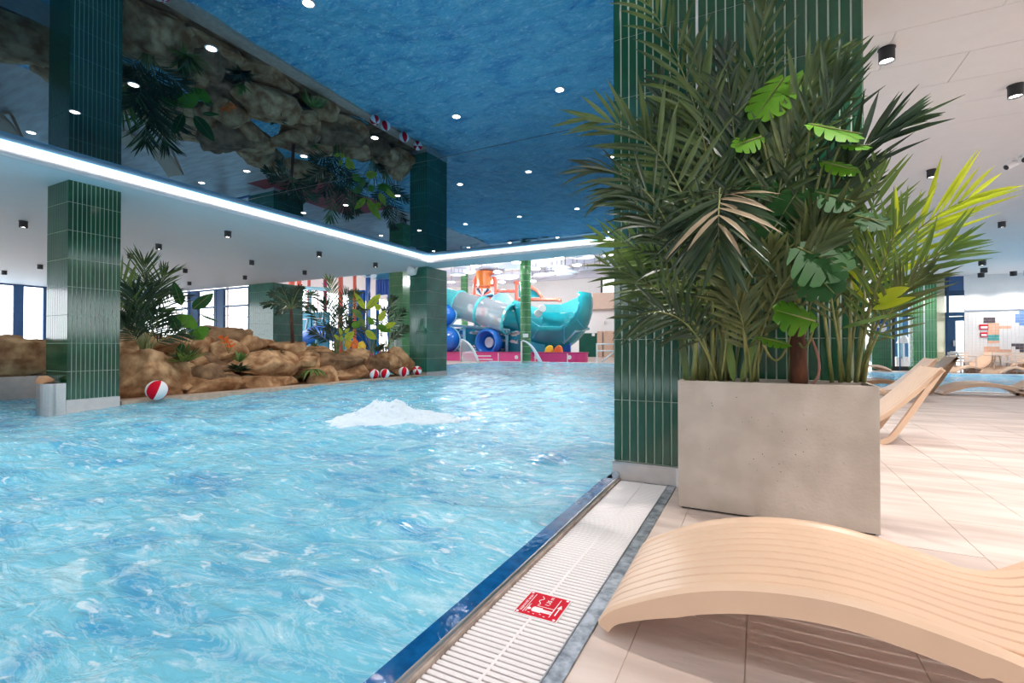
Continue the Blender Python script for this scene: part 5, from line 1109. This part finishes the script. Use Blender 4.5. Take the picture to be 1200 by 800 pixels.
m_ = MB(); a_, b_ = px(1021, 326, Y=26.2), px(1045, 434, Y=26.2)
for i in range(11):
    for j in range(8): d = (b_.x - a_.x) / 11; m_.box(a_.x + i * d + .01, a_.x + (i + 1) * d - .01, 26.188, 26.2, .02 + j * .48, min(RC, .48 + j * .48))
m_.build('wall_tiling', mat('mid_green_tile', (52, 122, 82), .15), o, kind='stuff')
o = pane('window_9', mat('bright_pane', (240, 246, 252)), 1012, 1021, 338, 420, 26.4, .05, None); struct('', o, 'bright window strip left of the green wall with the blue sign', 'window')
p = px(1031, 383, Y=26.15); t = thing('shower_sign', 'round blue sign with a white hand and shower mark under a dark name strip', 'sign', (p.x, 26.15, p.z)); r = .30
MB().lathe([(0, 0), (r, 0), (r, -.03)], p, 28, (0, -1, 0)).build('sign_disc', M_sky_blue, t)
MB().add([(p.x + r * x, 26.138, p.z + r * z) for x, z in ((-.8, .1), (-.5, .35), (-.1, .3), (.2, .5), (.6, .45), (.85, .1), (.8, -.4), (.45, -.75), (.1, -.7), (.15, -.3), (-.3, -.05))], [tuple(range(11))]).build('hand_mark', M_bw, t)
q = px(1033, 373, Y=26.15); MB().box(q.x - .48, q.x + .48, 26.13, 26.16, q.z - .07, q.z + .07).build('name_strip', M_black, t)
for dx in (-.34, -.22, .05, .2): MB().box(q.x + dx - .04, q.x + dx + .05, 26.125, 26.135, q.z - .03, q.z + .03).build('lettering', M_bw, t)
# chairs and tables between the loungers
def side_chair(label, u, Y, rz, group='chairs by the mosaic wall'):
    p = px(u, 437, Y=Y); t = thing('armchair', label, 'chair', (0, 0, 0), group); MC = mat('pale_chair_plastic', (226, 206, 190), .45, var=.03)
    for x in (-.25, .25):
        for y in (-.23, .23): MB().tube([(x, y, 0), (x * .95, y * .95, .66 if y < 0 else .44)], .02, 6).build('leg', M_alu, t)
        MB().box(x - .03, x + .03, -.25, .25, .64, .67).build('armrest', MC, t)
    MB().box(-.24, .24, -.24, .24, .42, .46).build('seat', MC, t)
    for k in range(3): MB().box(-.25, .25, .22, .25, .52 + .11 * k, .60 + .11 * k).build('back_slat', MC, t)
    t.location = (p.x, Y, 0); t.rotation_euler = (0, 0, rz); return t
side_chair('pale armchair left of the lounger nearest the navy door', 1118, 25.2, -.5); side_chair('second pale armchair left of the lounger nearest the navy door, nearer the mosaic', 1131, 25.4, .2); side_chair('pale armchair between the two loungers at the mosaic wall', 1177, 25.3, .3); side_chair('pale armchair behind the small round table at the mosaic wall', 1192, 25.4, -.2)
p = px(1167, 437, Y=24.9); t = thing('side_table', 'small round table between the two loungers at the mosaic wall', 'table', (p.x, 24.9, 0)); MB().lathe([(0, .70), (.36, .70), (.36, .735), (0, .735)], (p.x, 24.9, 0), 20).build('tabletop', M_beige, t)
for a_ in (0, 2.1, 4.2): MB().tube([(p.x + .22 * math.cos(a_), 24.9 + .22 * math.sin(a_), 0), (p.x + .10 * math.cos(a_), 24.9 + .1 * math.sin(a_), .7)], .02, 6).build('leg', M_wood, t)
t = thing('pool_ladder', 'bent steel handrail at the far rim of the second pool', 'railing', (px(1112, 437, Y=24.2).x, 24.2, 0)); MB().tube([px(1112, 438, Y=24.2), px(1112, 414, Y=24.2), px(1114, 412.5, Y=24.2), px(1122, 413, Y=24.2), px(1123, 418, Y=24.2)], .035, 8).build('rail', M_steel, t, smooth=True)
t = thing('pool_ladder', 'bent steel handrail left of the green wall lounger', 'railing', (px(1018, 425, Y=24.2).x, 24.2, 0)); MB().tube([px(1015, 424, Y=24.2), px(1016, 404, Y=24.2), px(1018, 402, Y=24.2), px(1020, 404, Y=24.2), px(1020.5, 424, Y=24.2)], .03, 8).build('rail', M_steel, t, smooth=True)
